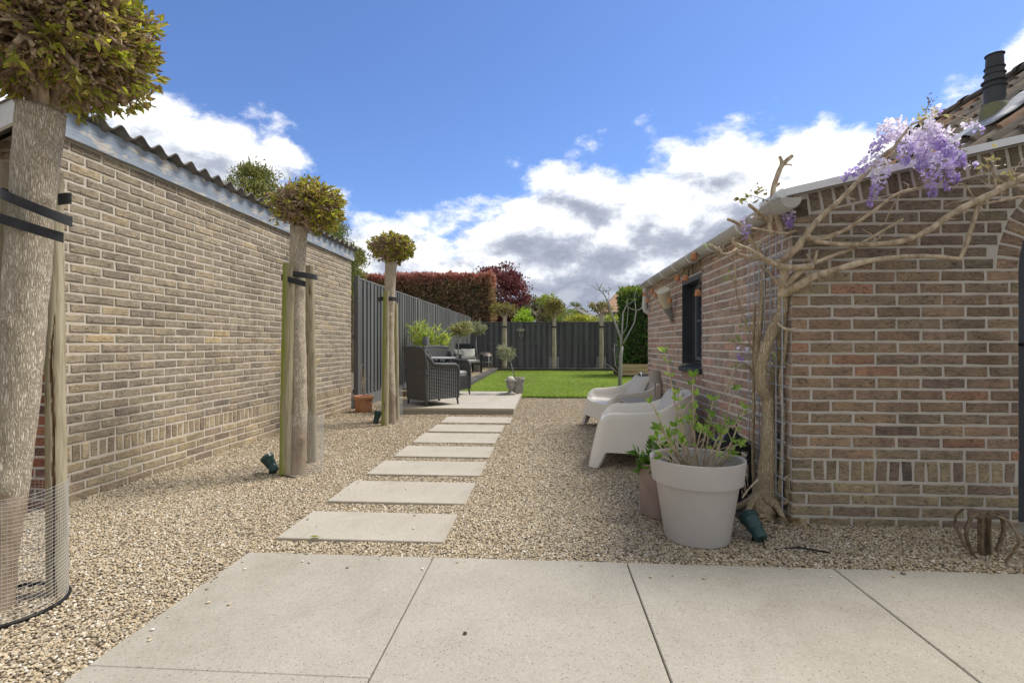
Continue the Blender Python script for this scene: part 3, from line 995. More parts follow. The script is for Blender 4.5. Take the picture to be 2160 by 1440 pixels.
for k in range(nx):
    x = WX + .085 - (2.6) * k / (nx - 1)
    for i in range(ny + 1):
        y = WY0 - .20 + (Ls + .27) * i / ny
        top.append(Vector((x, y, 2.475 - slope * (WX + .085 - x) * .95 + .027 * math.sin(2 * math.pi * y / .17 + .4))))
mb.grid(top, ny + 1, nx)
mb.build('corrugated_roof', MT['corr'], shed, smooth=True, solid=.008)
mb = MB()
mb.prism([Vector((WX + .03, WY0 - .19, 2.43)), Vector((WX + .03, WY0 - .19, 2.29)), Vector((WX - 2.0, WY0 - .19, 2.29 - 2.03 * slope)), Vector((WX - 2.0, WY0 - .19, 2.43 - 2.03 * slope))], (0, .022, 0))
mb.build('barge_board', MT['white'], shed)
mb = MB()
mb.box(WX - 3, WX - .2, WY0 + .2, WY1, -.3, 1.3)
mb.build('rear_wall', MT['mortar_left'], shed)

# ---- building on the right
BX, BY0, BY1 = 1.352, 2.85, 6.72
bld = thing('brick_outbuilding', 'brown brick outbuilding with tiled roof and small dark window', 'building', (BX, (BY0 + BY1) / 2, 0))
EZ = 1.78
# front wall with arched doorway
w = Wall((BX, BY0, 0), (1, 0, 0), (0, -1, 0), random.Random(3))
vs = .215                                     # slope of the verge
vz = lambda u: EZ + .035 + vs * u
DX, DC, DR, DZ = 1.164, 1.164 + .48, .48, 1.40       # door jamb, arch centre, radius, spring line
ring = DR + .118
arc = [(DC - DR * math.cos(a), DZ + DR * math.sin(a)) for a in [math.pi * i / 20 for i in range(21)]]
outer = [(0, -.3), (DX, -.3)] + arc + [(DC + DR, -.3), (2.9, -.3), (2.9, vz(2.9)), (0, vz(0))]
V1 = [w.P(x, z, 0) for x, z in [(.003, -.3), (DX, -.3), (DX, DZ)] + [(.003, DZ)]]
w.mb.prism(V1, (0, .2, 0), 1, (1, 1, 1))
for i in range(20):
    (xa, za), (xb, zb) = arc[i], arc[i + 1]
    w.mb.prism([w.P(xa, za, 0), w.P(xb, zb, 0), w.P(xb, vz(xb), 0), w.P(xa, vz(xa), 0)], (0, .2, 0), 1, (1, 1, 1))
w.mb.prism([w.P(.003, DZ, 0), w.P(DX, DZ, 0), w.P(DX, vz(DX), 0), w.P(.003, vz(0), 0)], (0, .2, 0), 1, (1, 1, 1))
w.mb.prism([w.P(DC + DR, -.3, 0), w.P(3.3, -.3, 0), w.P(3.3, vz(3.3), 0), w.P(DC + DR, vz(DC + DR), 0)], (0, .2, 0), 1, (1, 1, 1))
pickB = lambda r, z: choose(r, BROWN if z > .38 else OLIVE)
w.courses(.0, DX, -.06, .26, .064, lambda r, z: choose(r, OLIVE), shift=.02)
w.brick([(0, .26), (.10, .26), (.10, .31), (0, .31)], choose(w.r, OLIVE)); w.brick([(0, .324), (.10, .324), (.10, .372), (0, .372)], choose(w.r, BROWN))
w.soldiers(.114, DX, .262, .366, .0655, lambda r, z: choose(r, OLIVE))
w.courses(.0, DX, .381, DZ, .064, lambda r, z: choose(r, BROWN if z < 1.2 else (BROWN + OLIVE)), shift=.02)
# upper courses, cut by the arch ring and by the row on edge under the verge
TOPC = .125
z, i = DZ + .0, 0
k0 = round((DZ - .381) / .064)
z = .381 + k0 * .064
while z < 2.3:
    d = z + .025 - DZ
    xr = DC - math.sqrt(max(ring ** 2 - d ** 2, 0)) if 0 < d < ring else (DX if d <= 0 else 2.4)
    w2 = xr - .010
    x = -.02 - (.1149 if (k0 + i) % 2 else 0) + w.r.uniform(-.01, .01)
    while x < w2:
        a, b = max(x, 0), min(x + .2153, w2)
        if b - a > .03:
            poly = clip([(a, z), (b, z), (b, z + .0498), (a, z + .0498)], -vs, 1, vz(0) - TOPC)
            if poly: w.brick(poly, choose(w.r, [(3, (.275, .225, .165)), (2, (.25, .195, .15)), (2, (.295, .23, .165)), (1, (.305, .215, .155))]))
        x += .2298
    z += .064; i += 1
x = .10
while x < 2.5:
    a = math.atan(vs)
    zb = vz(x) - TOPC + .012
    p = [(x, zb), (x + .052, zb + .052 * vs), (x + .052 - .018, zb + .052 * vs + .098), (x - .018, zb + .098)]
    w.brick(p, choose(w.r, [(3, (.27, .22, .16)), (2, (.235, .19, .145)), (1.5, (.30, .245, .17))]))
    x += .0685
w.brick([(0, vz(0) - TOPC + .0), (.085, vz(0) - TOPC + .015), (.075, vz(0) - .02), (0, vz(0) - .03)], (.15, .12, .085))
for i in range(26):
    a0 = math.pi * (i + .06) / 26; a1 = math.pi * (i + .86) / 26
    p = [(DC - rr * math.cos(a), DZ + rr * math.sin(a)) for rr, a in ((DR, a0), (ring - .008, a0), (ring - .008, a1), (DR, a1))]
    w.brick(p, choose(w.r, BROWN))
w.mb.build('front_wall', [MT['brick'], MT['mortar_right']], bld)
# side wall with the window opening
WN0, WN1, WZ0, WZ1 = 4.44, 5.06, .785, 1.625
w = Wall((BX, BY1, 0), (0, -1, 0), (-1, 0, 0), random.Random(4))
LS = BY1 - BY0
h0, h1 = BY1 - WN1, BY1 - WN0
for poly in ([(0, -.3), (h0, -.3), (h0, EZ), (0, EZ)], [(h1, -.3), (LS - .003, -.3), (LS - .003, EZ), (h1, EZ)], [(h0, -.3), (h1, -.3), (h1, WZ0), (h0, WZ0)], [(h0, WZ1), (h1, WZ1), (h1, EZ), (h0, EZ)]):
    w.sheet(poly, .2)
w.courses(0, LS, -.06, .26, .064, lambda r, z: choose(r, OLIVE), shift=.06)
w.soldiers(0, LS, .262, .366, .0655, lambda r, z: choose(r, OLIVE))
w.courses(0, LS, .381, EZ - .005, .064, lambda r, z: choose(r, SIDE), shift=.06, holes=((h0, h1, WZ0 - .11, 1.9),), wob=.004)
w.soldiers(h0 + .01, h1 - .01, WZ0 - .108, WZ0 - .006, .0655, lambda r, z: choose(r, SIDE))
w.soldiers(h0 + .01, h1 - .01, WZ1 + .012, WZ1 + .112, .0655, lambda r, z: choose(r, OLIVE))
w.mb.build('side_wall', [MT['brick'], MT['mortar_side']], bld)
mb = MB()
mb.box(BX + .2, BX + 6.5, BY1 - .12, BY1, -.3, 1.7)
mb.build('inner_wall', MT['mortar_right'], bld)
# window
win = MB()
fx = BX + .09
for a, b, c, d in ((WN0, WN0 + .05, WZ0, WZ1), (WN1 - .05, WN1, WZ0, WZ1)):
    win.rbox(fx, fx + .06, a, b, c, d, .004)
win.rbox(fx, fx + .06, WN0 + .05, WN1 - .05, WZ1 - .05, WZ1, .004)
win.rbox(fx, fx + .06, WN0 + .05, WN1 - .05, WZ0, WZ0 + .055, .004)
# dark lining of the reveal
win.box(BX - .004, fx, WN1 - .012, WN1 - .001, WZ0 + .03, WZ1 - .001); win.box(BX - .004, fx, WN0 + .001, WN0 + .012, WZ0 + .03, WZ1 - .001)
win.box(BX - .006, fx, WN0 + .012, WN1 - .012, WZ1 - .05, WZ1 - .002)
wf = win.build('window', MT['anthra'], bld)
s = MB()
ym = (WN0 + WN1) / 2
for a, b, c, d in ((WN0 + .055, WN0 + .09, WZ0 + .06, WZ1 - .055), (WN1 - .09, WN1 - .055, WZ0 + .06, WZ1 - .055), (ym - .014, ym + .014, WZ0 + .09, WZ1 - .085)):
    s.rbox(fx + .012, fx + .05, a, b, c, d, .004)
for c, d in ((WZ0 + .06, WZ0 + .095), (WZ1 - .09, WZ1 - .055)):
    s.rbox(fx + .014, fx + .048, WN0 + .09, WN1 - .09, c, d, .004)
for zz in (WZ0 + .44,):
    s.rbox(fx + .018, fx + .044, WN0 + .09, WN1 - .09, zz - .012, zz + .012, .003)
s.build('casement', mat('blue grey casement', (.11, .13, .16), (.15, .17, .20), .45), wf)
s = MB(); s.box(fx + .028, fx + .034, WN0 + .06, WN1 - .06, WZ0 + .065, WZ1 - .06); s.build('pane', MT['glass'], wf)
s = MB()
s.prism([Vector((BX - .035, WN0 - .02, WZ0 + .0)), Vector((fx + .01, WN0 - .02, WZ0 + .028)), Vector((fx + .01, WN0 - .02, WZ0 - .02)), Vector((BX - .035, WN0 - .02, WZ0 - .045))], (0, WN1 - WN0 + .04, 0))
s.build('sill', MT['anthra'], wf, bevel=.003)
# door in the arch
dm = MB()
pd = [(DX, -.04), (DC + DR, -.04)] + [(DC + DR * math.cos(a), DZ + DR * math.sin(a)) for a in [math.pi * i / 16 for i in range(17)]]
dm.prism([Vector((BX + x, BY0 + .10, z)) for x, z in pd], (0, .05, 0))
door = dm.build('door', MT['anthra'], bld)
dm = MB(); dm.tube([(BX + DX + .06, BY0 + .10, 1.0), (BX + DX + .06, BY0 + .04, 1.0), (BX + DX + .17, BY0 + .04, 1.0)], .009, 8); dm.build('handle', MT['black'], door, smooth=True)
dm = MB(); dm.rbox(BX + DX - .06, BX + DC + DR + .1, BY0 - .36, BY0 + .15, -.06, .022, .006); dm.build('doorstep', MT['concrete'], bld)
# low roof and verge
mb = MB()
mb.prism([Vector((BX - .05, BY0 + .02, EZ + .01)), Vector((BX + 1.0, BY0 + .02, EZ + .01 + 1.05 * vs)), Vector((BX + 1.0, BY0 + .02, EZ + .05 + 1.05 * vs)), Vector((BX - .05, BY0 + .02, EZ + .05))], (0, BY1 - BY0, 0))
mb.build('low_roof', MT['zinc'], bld)
mb = MB()
x0, x1 = -.06, 3.3
for (za, zb, ya, yb) in ((-.004, .036, -.055, -.047), (.030, .036, -.047, .20)):
    mb.prism([Vector((BX + x0, BY0 + ya, vz(x0) + za)), Vector((BX + x1, BY0 + ya, vz(x1) + za)), Vector((BX + x1, BY0 + ya, vz(x1) + zb)), Vector((BX + x0, BY0 + ya, vz(x0) + zb))], (0, yb - ya, 0))
mb.tube([(BX - .075, BY0 - .05, vz(-.075) + .012), (BX - .075, BY0 + .18, vz(-.075) + .012)], .028, 14)
mb.build('verge_trim', MT['zinc'], bld, smooth=True, angle=30)
# tiled roof: S tiles, ridge along the garden
RX, RZ, RS = 4.80, 3.72, .75
mb = MB()
r5 = random.Random(9)
L_ = math.hypot(1, RS)
tp, tl = .215, .30
row = 0
TC = [(4, (.115, .092, .066)), (3, (.15, .115, .08)), (2, (.095, .08, .062)), (2, (.22, .125, .07)), (1, (.27, .145, .075))]
sl = 0.0
while sl < 3.6:
    y = BY0 + .18
    while y < BY1 + .1:
        c = choose(r5, TC)
        P = []
        jz = r5.uniform(-.004, .004)
        for kk, ss in ((0, sl), (1, sl + tl * .5), (2, sl + tl * 1.06)):
            x = RX - ss / L_
            for q in range(9):
                t = q / 8
                yy = y + tp * t * 1.02
                prof = .028 * math.cos(2 * math.pi * t) + (.012 if t > .86 else 0)
                P.append(Vector((x, yy, RZ - (ss / L_) * RS + prof + .026 * (kk / 2) + jz)))
        mb.grid(P, 9, 3, col=c)
        mb.add([P[18 + q] for q in range(9)] + [P[18 + q] - Vector((0, 0, .02)) for q in range(9)], [(q, q + 1, q + 10, q + 9) for q in range(8)], col=c)
        y += tp
    sl += tl
tr = mb.build('tiled_roof', MT['tile'], bld, smooth=True, angle=40)
mb = MB()
y = BY0 + .1
while y < BY1 + .1:
    c = choose(r5, TC[:3])
    P = []
    for kk, (yy, rr) in enumerate(((y, .118), (y + .06, .118), (y + .065, .100), (y + .40, .098))):
        for q in range(11):
            a = math.pi * q / 10
            P.append(Vector((RX - rr * math.cos(a), yy, RZ + .0 + rr * .85 * math.sin(a))))
    mb.grid(P, 11, 4, col=c)
    y += .34
mb.build('ridge_tiles', MT['tile'], bld, smooth=True, angle=40)
mb = MB()
mb.add([(RX, BY0 + .1, RZ + .02), (RX + 4, BY0 + .1, RZ - 3), (RX + 4, BY1 + .1, RZ - 3), (RX, BY1 + .1, RZ + .02)], [(0, 1, 2, 3)])
mb.add([(RX, BY1, RZ - .03), (RX - 2.8, BY1, RZ - .04 - 2.8 * RS), (RX - 2.8, BY1, .2), (RX, BY1, .2)], [(0, 1, 2, 3)])
mb.build('rear_roof', MT['tile'], bld)
# flue with lead apron
fl = at_y(2098, 238, 4.16)
FX, FY = fl.x, fl.y
FZ = RZ - (RX - FX) * RS
mb = MB()
Pq = []
for i in range(9):
    for k in range(7):
        s_ = -.02 + .58 * i / 8; yy = FY - .34 + .50 * k / 6
        e = .012 * math.sin(k * 2.1 + i) + .03 * math.cos(2 * math.pi * (yy - BY0 - .18) / tp) * (.6)
        x = FX + .16 - s_ / L_
        Pq.append(Vector((x, yy + .02 * math.sin(i * 1.7), RZ - (RX - x) * RS + .062 + e)))
mb.grid(Pq, 7, 9)
mb.build('lead_apron', MT['lead'], bld, smooth=True, solid=.004)
flue = MB()
flue.lathe([(.066 / .1 * a_, b_ * .76) for a_, b_ in ((.090, .0), (.100, .10), (.101, .26), (.098, .30), (.094, .34), (.089, .42), (.084, .50), (.080, .60), (.074, .60), (.0, .58))], (FX, FY, FZ + .05), 28)
fo = flue.build('flue_pipe', MT['flue'], bld, smooth=True, angle=40)
for zz, rr in ((.275, .118), (.33, .124), (.405, .104), (.47, .098), (.602, .092)):
    q = MB(); q.lathe([(.046, zz * .76), (rr * .66, zz * .76 - .003), (rr * .66, zz * .76 + .004), (.046, zz * .76 + .006)], (FX, FY, FZ + .05), 28); q.build('flue_ring', MT['flue'], fo, smooth=True, angle=40)
q = MB(); q.lathe([(.105, -.06), (.088, .03), (.082, .085), (.072, .095), (.064, .095)], (FX, FY, FZ + .03), 28); q.build('flue_collar', MT['flue_collar'], fo, smooth=True, angle=40)

# gutter: half round, with brackets, stop end and downpipe
gut = thing('gutter', 'grey half-round gutter under the eave of the brick outbuilding', 'gutter', (BX - .05, 4.7, EZ))
mb = MB()
GR, GXc, GZc = .055, BX - .058, EZ - .005
P = []
NG = 13
for yy in (BY0 - .10, BY1 - .05):
    for q in range(NG):
        a = math.pi * q / (NG - 1)
        P.append(Vector((GXc - GR * math.cos(a), yy, GZc - GR * math.sin(a))))
mb.grid(P, NG, 2)
for q0 in (0, NG - 1):
    mb.tube([P[q0], P[NG + q0]], .006, 8)
mb.build('channel', MT['gutter'], gut, smooth=True, angle=60, solid=.004)
mb = MB()
for yy in (BY0 - .105, BY1 - .05):
    mb = MB(); mb.prism([Vector((GXc - GR * math.cos(math.pi * q / 16), yy, GZc - GR * math.sin(math.pi * q / 16))) for q in range(17)], (0, .006, 0))
    mb.build('stop_end', MT['gutter'], gut)
for i, yy in enumerate((3.35, 3.95, 4.5, 5.0, 5.5, 6.1)):
    q = MB()
    q.tube([(GXc - (GR + .005) * math.cos(math.pi * k / 12), yy, GZc - (GR + .005) * math.sin(math.pi * k / 12)) for k in range(13)], .0075, 6)
    q.build('bracket', MT['zinc'], gut, smooth=True)
q = MB()
dy = BY1 + .02
q.tube([(GXc, BY1 - .12, GZc - .04), (GXc, BY1 - .12, GZc - .10), (GXc - .01, BY1 - .10, GZc - .30), (GXc + .005, BY1 - .10, GZc - .335), (GXc + .04, BY1 - .10, GZc - .36), (GXc + .10, BY1 - .10, GZc - .36)], .033, 16)
q.build('downpipe', MT['pvc'], gut, smooth=True, angle=50)

# ------------------------------------------------------------------ fences
def fence_left():
    f = thing('fence', 'long dark grey board fence receding along the left side', 'fence', (-2.95, 13.5, 0))
    y, n = 7.66, 0
    r = random.Random(21)
    X = -2.93
    while y < 19.4:
        y1 = min(y + 1.80, 19.55)
        p = MB()
        p.rbox(X - .035, X + .035, y - .035, y + .035, .0, 2.07, .005, col=(1.05, 1.05, 1.05)); p.build('fence_post', MT['fence'], f)
        b = MB()
        yy = y + .045; k = 0
        while yy + .10 < y1 - .03:
            w_ = min(.106, y1 - .04 - yy)
            t = r.uniform(.75, 1.25)
            b.rbox(X + .014, X + .032, yy, yy + w_, .21, 2.015, .003, col=(t, t, t), j=.001)
            t = r.uniform(.18, .28)  # back boards tinted much darker to imitate shade in the gaps
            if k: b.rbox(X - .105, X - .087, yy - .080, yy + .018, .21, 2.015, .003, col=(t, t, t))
            yy += .172; k += 1
        for zz in (.26, 1.12, 1.93):
            b.rbox(X - .086, X + .012, y + .04, y1 - .04, zz - .03, zz + .03, .003, col=(.8, .8, .8))
        b.rbox(X - .03, X + .036, y + .03, y1 - .03, 2.015, 2.045, .004, col=(1.2, 1.2, 1.2))
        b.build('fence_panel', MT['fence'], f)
        g_ = MB(); g_.rbox(X - .02, X + .02, y + .036, y1 - .036, -.05, .20, .005, col=(1.3, 1.3, 1.3)); g_.build('gravel_board', MT['fence'], f)
        y += 1.86; n += 1
fence_left()
def fence_rear():
    f = thing('fence', 'near-black panelled board fence closing the far end of the garden', 'fence', (0, 19.7, 0))
    r = random.Random(22)
    Y = 19.62
    x = -2.88
    while x < 4.2:
        x1 = x + 1.86
        p = MB(); p.rbox(x - .048, x + .048, Y - .036, Y + .040, 0, 1.90, .005); p.build('fence_post', MT['fence_rear'], f)
        b = MB()
        xx = x + .045; k = 0
        while xx + .10 < x1 - .03:
            t = r.uniform(.85, 1.2)
            b.rbox(xx, xx + .125, Y - .034, Y - .016, .085, 1.84, .003, col=(t, t, t))
            t = r.uniform(.8, 1.0)
            b.rbox(xx + .10, xx + .235, Y + .012, Y + .03, .085, 1.84, .003, col=(t, t, t))
            xx += .22; k += 1
        for zz in (.16, 1.02, 1.79):
            b.rbox(x + .04, x1 - .04, Y - .012, Y + .010, zz - .045, zz + .045, .003, col=(1, 1, 1))
        b.rbox(x + .036, x1 - .036, Y - .045, Y + .04, 1.842, 1.875, .004, col=(1.2, 1.2, 1.2))
        b.build('fence_panel', MT['fence_rear'], f)
        x += 1.86
fence_rear()

# ------------------------------------------------------------------ clipped standard trees on the gravel
GREENS = [(.18, .205, .035), (.30, .33, .055), (.50, .50, .085), (.38, .31, .10)]
BRONZE = [(.23, .17, .075), (.30, .22, .11), (.30, .17, .11), (.40, .36, .10)]

def band(mb, c, a, b, z, h, rot, tilt, thick=.005, n=40, gap=None):
    """A flat strap round two round things: an ellipse of half axes a, b."""
    P = []
    c = Vector(c)
    rng_ = range(n + 1)
    for i in rng_:
        t = 2 * math.pi * i / n if gap is None else gap[0] + (gap[1] - gap[0]) * i / n
        x, y = a * math.cos(t), b * math.sin(t)
        zz = z + tilt * x
        px, py = x * math.cos(rot) - y * math.sin(rot), x * math.sin(rot) + y * math.cos(rot)
        P.append((c.x + px, c.y + py, zz))
    V = []
    for k in (0, h):
        V += [Vector((p[0], p[1], p[2] + k)) for p in P]
    mb.grid(V, n + 1, 2)

def wire_guard(name, parent, c, r, z0, h, cell, a0=0, a1=2 * math.pi, wr=.0007):
    m = MB()
    n = max(8, int(r * (a1 - a0) / cell))
    V, F = [], []
    def pt(a, z, rr): return (c[0] + rr * math.cos(a), c[1] + rr * math.sin(a) , z + .006 * math.sin(3 * a))
    for i in range(n + 1):
        a = a0 + (a1 - a0) * i / n
        da = wr / r
        m.add([pt(a - da, z0, r), pt(a + da, z0, r), pt(a + da, z0 + h, r), pt(a - da, z0 + h, r), pt(a, z0, r + 2 * wr), pt(a, z0 + h, r + 2 * wr)], [(0, 1, 2, 3), (1, 4, 5, 2), (4, 0, 3, 5)])
    k = int(h / cell)
    for j in range(k + 1):
        z = z0 + cell * j
        ring = []
        for i in range(n + 1):
            a = a0 + (a1 - a0) * i / n
            ring.append((pt(a, z - wr, r), pt(a, z + wr, r), pt(a, z, r + 2 * wr)))
        P = [q[0] for q in ring] + [q[1] for q in ring] + [q[2] for q in ring] + [q[0] for q in ring]
        m.grid([Vector(p) for p in P], n + 1, 4)
    return m.build(name, MT['wire'], parent)

def clipped_tree(label, base, top, r0, r1, cc, crx, cry, crz, ntw, nlf, lsz, seed, lean=.02, density_dir=Vector((1, .2, .5)), segs=90, nside=40, stub=1.0):
    r = random.Random(seed); q = np.random.default_rng(seed)
    t = thing('clipped_tree', label, 'tree', base, 'clipped round-headed trees on the gravel')
    base, top, cc = Vector(base), Vector(top), Vector(cc)
    pts, rad = [], []
    for i in range(segs + 1):
        f = i / segs
        p = base.lerp(top, f)
        p.z -= .05 * (1 - f)
        p += Vector(((lean + .012) * math.sin(f * 5.1 + seed), lean * .5 * math.sin(f * 4.2), 0))
        pts.append(p)
        rr = r0 + (r1 - r0) * f
        rr *= 1 + .38 * math.exp(-f * 30) + .13 * math.exp(-(1 - f) * 10)
        rr *= 1 + .06 * mnoise.noise(Vector((0, seed, p.z * 5)))
        rad.append(rr)
    m = MB(); m.tube(pts, rad, nside, rough=.055, rscale=34)
    for q_ in range(9):                                  # knots and pruning scars
        kz = r.uniform(.25, top.z - .1); ka = r.uniform(3.4, 6.2); kr = r.uniform(.25, .55) * r0; amp = r.uniform(.10, .30) * r0
        i_ = min(range(len(pts)), key=lambda i: abs(pts[i].z - kz))
        kc = pts[i_] + Vector((math.cos(ka), math.sin(ka), 0)) * rad[i_]
        for vi, v in enumerate(m.v):
            d_ = (Vector(v) - kc).length
            if d_ < 2.5 * kr:
                ax_ = Vector((v[0] - pts[i_].x, v[1] - pts[i_].y, 0)).normalized()
                m.v[vi] = tuple(Vector(v) + ax_ * amp * (math.exp(-(d_ / kr) ** 2) - .8 * math.exp(-(d_ / (.4 * kr)) ** 2)))
    for fi, f_ in enumerate(m.f):                        # the protected foot keeps a smooth brown bark
        v_ = m.v[f_[0]]
        if v_[2] < .40 + .09 * mnoise.noise(Vector((v_[0] * 16, v_[1] * 16, seed))): m.m[fi] = 1
    tr = m.build('trunk', [MT['bark'], MT['bark_low']], t, smooth=True)
    # woody head: pruned twigs radiating from the top of the trunk
    m = MB()
    limbs = []
    for i in range(16):
        d = Vector((r.gauss(0, 1), r.gauss(0, 1), r.uniform(-.1, 1.0))).normalized()
        e = cc + Vector((d.x * crx, d.y * cry, d.z * crz)) * r.uniform(.5, .75)
        mid = top.lerp(e, .5) + Vector((r.gauss(0, .02), r.gauss(0, .02), r.uniform(-.02, .03)))
        m.tube([top - Vector((0, 0, .05)), mid, e], [r1 * .30, r1 * .20, r1 * .10], 7, rough=.2)
        limbs.append((mid, e))
    for i in range(ntw):
        d = Vector((r.gauss(0, 1), r.gauss(0, 1), r.gauss(0, .9))).normalized()
        lim = r.choice(limbs)
        lump = 1 + .16 * mnoise.noise(d * 2.6 + Vector((seed, 0, 0)))
        e = cc + Vector((d.x * crx, d.y * cry, d.z * crz)) * r.uniform(.72, 1.0) * lump
        a = lim[0].lerp(lim[1], r.uniform(.2, 1)) if r.random() < .4 else e.lerp(cc, r.uniform(.35, .7)) + Vector((r.gauss(0, .03), r.gauss(0, .03), r.gauss(0, .03)))
        mid = a.lerp(e, .5) + Vector((r.gauss(0, .02), r.gauss(0, .02), r.gauss(0, .02) + .01))
        th = r.choice((.0025, .003, .004, .006, .009)) * stub
        m.tube([a, mid, e], [th * 1.2, th, th * .8], 5)
    m.build('pruned_twigs', MT['twig'], t)
    # leaves in tufts at twig ends: thick on the sunny side and top, thin on the pruned face
    m = MB()
    pos, dirs, sz, cl = [], [], [], []
    dd = density_dir.normalized()
    made = 0
    while made < nlf:
        d = Vector((r.gauss(0, 1), r.gauss(0, 1), r.gauss(0, .95))).normalized()
        s_ = d.dot(dd)
        edge = 1 - abs(d.y) ** 2
        if r.random() > max(.15, .28 + .60 * s_ + (.22 if d.z < -.35 else 0)): continue
        lump = 1 + .16 * mnoise.noise(d * 2.6 + Vector((seed, 0, 0))) + .07 * mnoise.noise(d * 7 + Vector((seed, 3, 0)))
        p = cc + Vector((d.x * crx, d.y * cry, d.z * crz)) * r.uniform(.80, 1.06) * lump
        nl = r.randint(5, 9)
        warm = r.random()
        for j in range(nl):
            v = (d * r.uniform(.35, 1.0) + Vector((r.gauss(0, .55), r.gauss(0, .55), r.gauss(0, .45)))).normalized()
            pos.append(p + Vector((r.gauss(0, .008), r.gauss(0, .008), r.gauss(0, .008)))); dirs.append(v); sz.append(lsz * r.uniform(.45, 1.1))
            pal = BRONZE if r.random() < (.22 + .35 * (warm < .35)) else GREENS
            c = pal[r.randrange(len(pal))]; kf = r.uniform(.8, 1.25)
            cl.append((c[0] * kf, c[1] * kf, c[2] * kf))
        made += nl
    leaves(m, np.array([tuple(p) for p in pos]), np.array([tuple(p) for p in dirs]), np.array(sz), .42, np.array(cl), T_FULL, 0, q)
    m.build('crown', MT['leaf'], t)
    return t

def stake(label, base, top, r, mossy=True, n=18, split=False):
    """One round support stake."""
    base, top = Vector(base), Vector(top)
    m = MB()
    K = 90 if split else 30
    if split: n = 60
    pts = [base.lerp(top, i / K) for i in range(K + 1)]
    m.tube(pts, [r * (1.06 - .10 * i / K) for i in range(K + 1)], n, rough=.05, rscale=9)
    if split:                                            # a long drying crack with frayed brown edges
        for i in range(K + 1):
            z = pts[i].z
            a0 = -1.08 + .40 * mnoise.noise(Vector((1, 2, z * 4))) + .12 * mnoise.noise(Vector((4, 2, z * 17)))
            wd = (.17 + .10 * mnoise.noise(Vector((7, 1, z * 6)))) * min(1, max(0, (top.z - .55 - z) / .3))
            for q in range(n):
                vi = i * n + q
                dx, dy = m.v[vi][0] - pts[i].x, m.v[vi][1] - pts[i].y
                da = (math.atan2(dy, dx) - a0 + math.pi) % (2 * math.pi) - math.pi
                if wd > .02 and abs(da) < wd:
                    k_ = 1 - .42 * (1 - abs(da) / wd)
                    m.v[vi] = (pts[i].x + dx * k_, pts[i].y + dy * k_, m.v[vi][2])
                    if q < n and i < K: m.m[i * n + q] = 1
    o = m.build('support_stake', [MT['stake_moss' if mossy else 'stake'], MT['crack']], smooth=True, angle=50, loc=base)
    props(o, label, 'stake', 'support stakes of the clipped trees')
    return o

def strap(label, bands):
    c, z0 = bands[0][0], bands[0][3]
    t = thing('tree_tie', label, 'tree tie', (c[0], c[1], z0), 'black rubber tree ties')
    for (c, a, b, z, h, rot, tilt, gap) in bands:
        m = MB()
        band(m, c, a, b, z, h, rot, tilt, gap=gap)
        m.build('strap', MT['rubber'], t, solid=.006)
    return t

# nearest tree, far left
B1 = ground(-30, 1290); T1 = at(97, 232, 1.92)
clipped_tree('nearest and largest clipped tree at the left edge with thick pale trunk', (B1.x, B1.y, 0), T1, .066, .066, at(104, 66, 1.93), .335, .34, .29, 3800, 4200, .042, 31, .004, Vector((1, .25, .35)), 150, 56, 1.15)
m = MB()
s1b = ground(122, 1252); s1t = at(112, 366, 2.06)
stake('split grey stake right of the nearest tree trunk', (s1b.x, s1b.y, -.05), s1t, .033, False, split=True)
s0b = at(-62, 1290, 1.98); s0t = at(6, 346, 2.0)
stake('grey stake left of the nearest tree, cut by the picture edge', (s0b.x, s0b.y, -.05), s0t, .034, False)
c1 = at(72, 430, 1.90)
strap('black rubber tie round the nearest tree and its two stakes', [
    ((c1.x + .022, c1.y, 0), .118, .088, at(80, 432, 1.85).z - .018, .037, .18, -.42, (math.pi * .93, math.pi * 1.98)),
    ((c1.x - .075, c1.y, 0), .20, .098, at(55, 450, 1.83).z - .030, .037, .10, -.33, (math.pi * 1.0, math.pi * 1.93)),
    ((at(152, 418, 2.04).x - .10, at(152, 418, 2.04).y, 0), .10, .03, at(150, 428, 2.04).z - .03, .045, .0, .25, (-.9, -.05))])
G1 = ground(6, 1285)
g1 = thing('wire_guard', 'fine wire mesh guard round the foot of the nearest tree', 'wire guard', (B1.x, B1.y, 0), 'wire guards round tree trunks')
wire_guard('mesh', g1, (G1.x, G1.y), .185, .0, .46, .0135, wr=.0006)
m = MB(); m.tube([Vector((G1.x + .19 * math.cos(a), G1.y + .19 * math.sin(a), .012)) for a in [2 * math.pi * i / 40 for i in range(41)]], .007, 6)
props(m.build('hose', MT['cord'], smooth=True, loc=(B1.x, B1.y, 0)), 'black hose ring on the gravel at the nearest tree', 'hose')

# second tree
B2 = ground(624, 1000); T2 = at(634, 478, 3.86)
clipped_tree('middle clipped tree held between two stakes before the brick shed', (B2.x, B2.y, 0), T2, .056, .057, at(647, 436, 3.86), .262, .25, .175, 1900, 3000, .040, 32, .006, Vector((.9, .1, .25)), 110, 40, .8)
a = ground(603, 1003); b = at(610, 556, 3.80)
stake('greenish mossy stake left of the middle tree', (a.x, a.y, -.05), b, .046, True)
a = ground(659, 975); b = at(652, 560, 4.05)
stake('bare brown stake right of the middle tree', (a.x, a.y, -.05), b, .040, False)
c2 = at(630, 580, 3.86)
strap('black rubber tie round the middle tree and its two stakes', [
    ((c2.x + .005, c2.y + .02, 0), .125, .10, at(630, 584, 3.86).z - .01, .042, .05, -.10, (math.pi * .95, math.pi * 2.05)),
    ((c2.x - .02, c2.y, 0), .105, .105, at(630, 596, 3.80).z - .005, .042, .05, -.28, (math.pi * 1.0, math.pi * 1.85))])
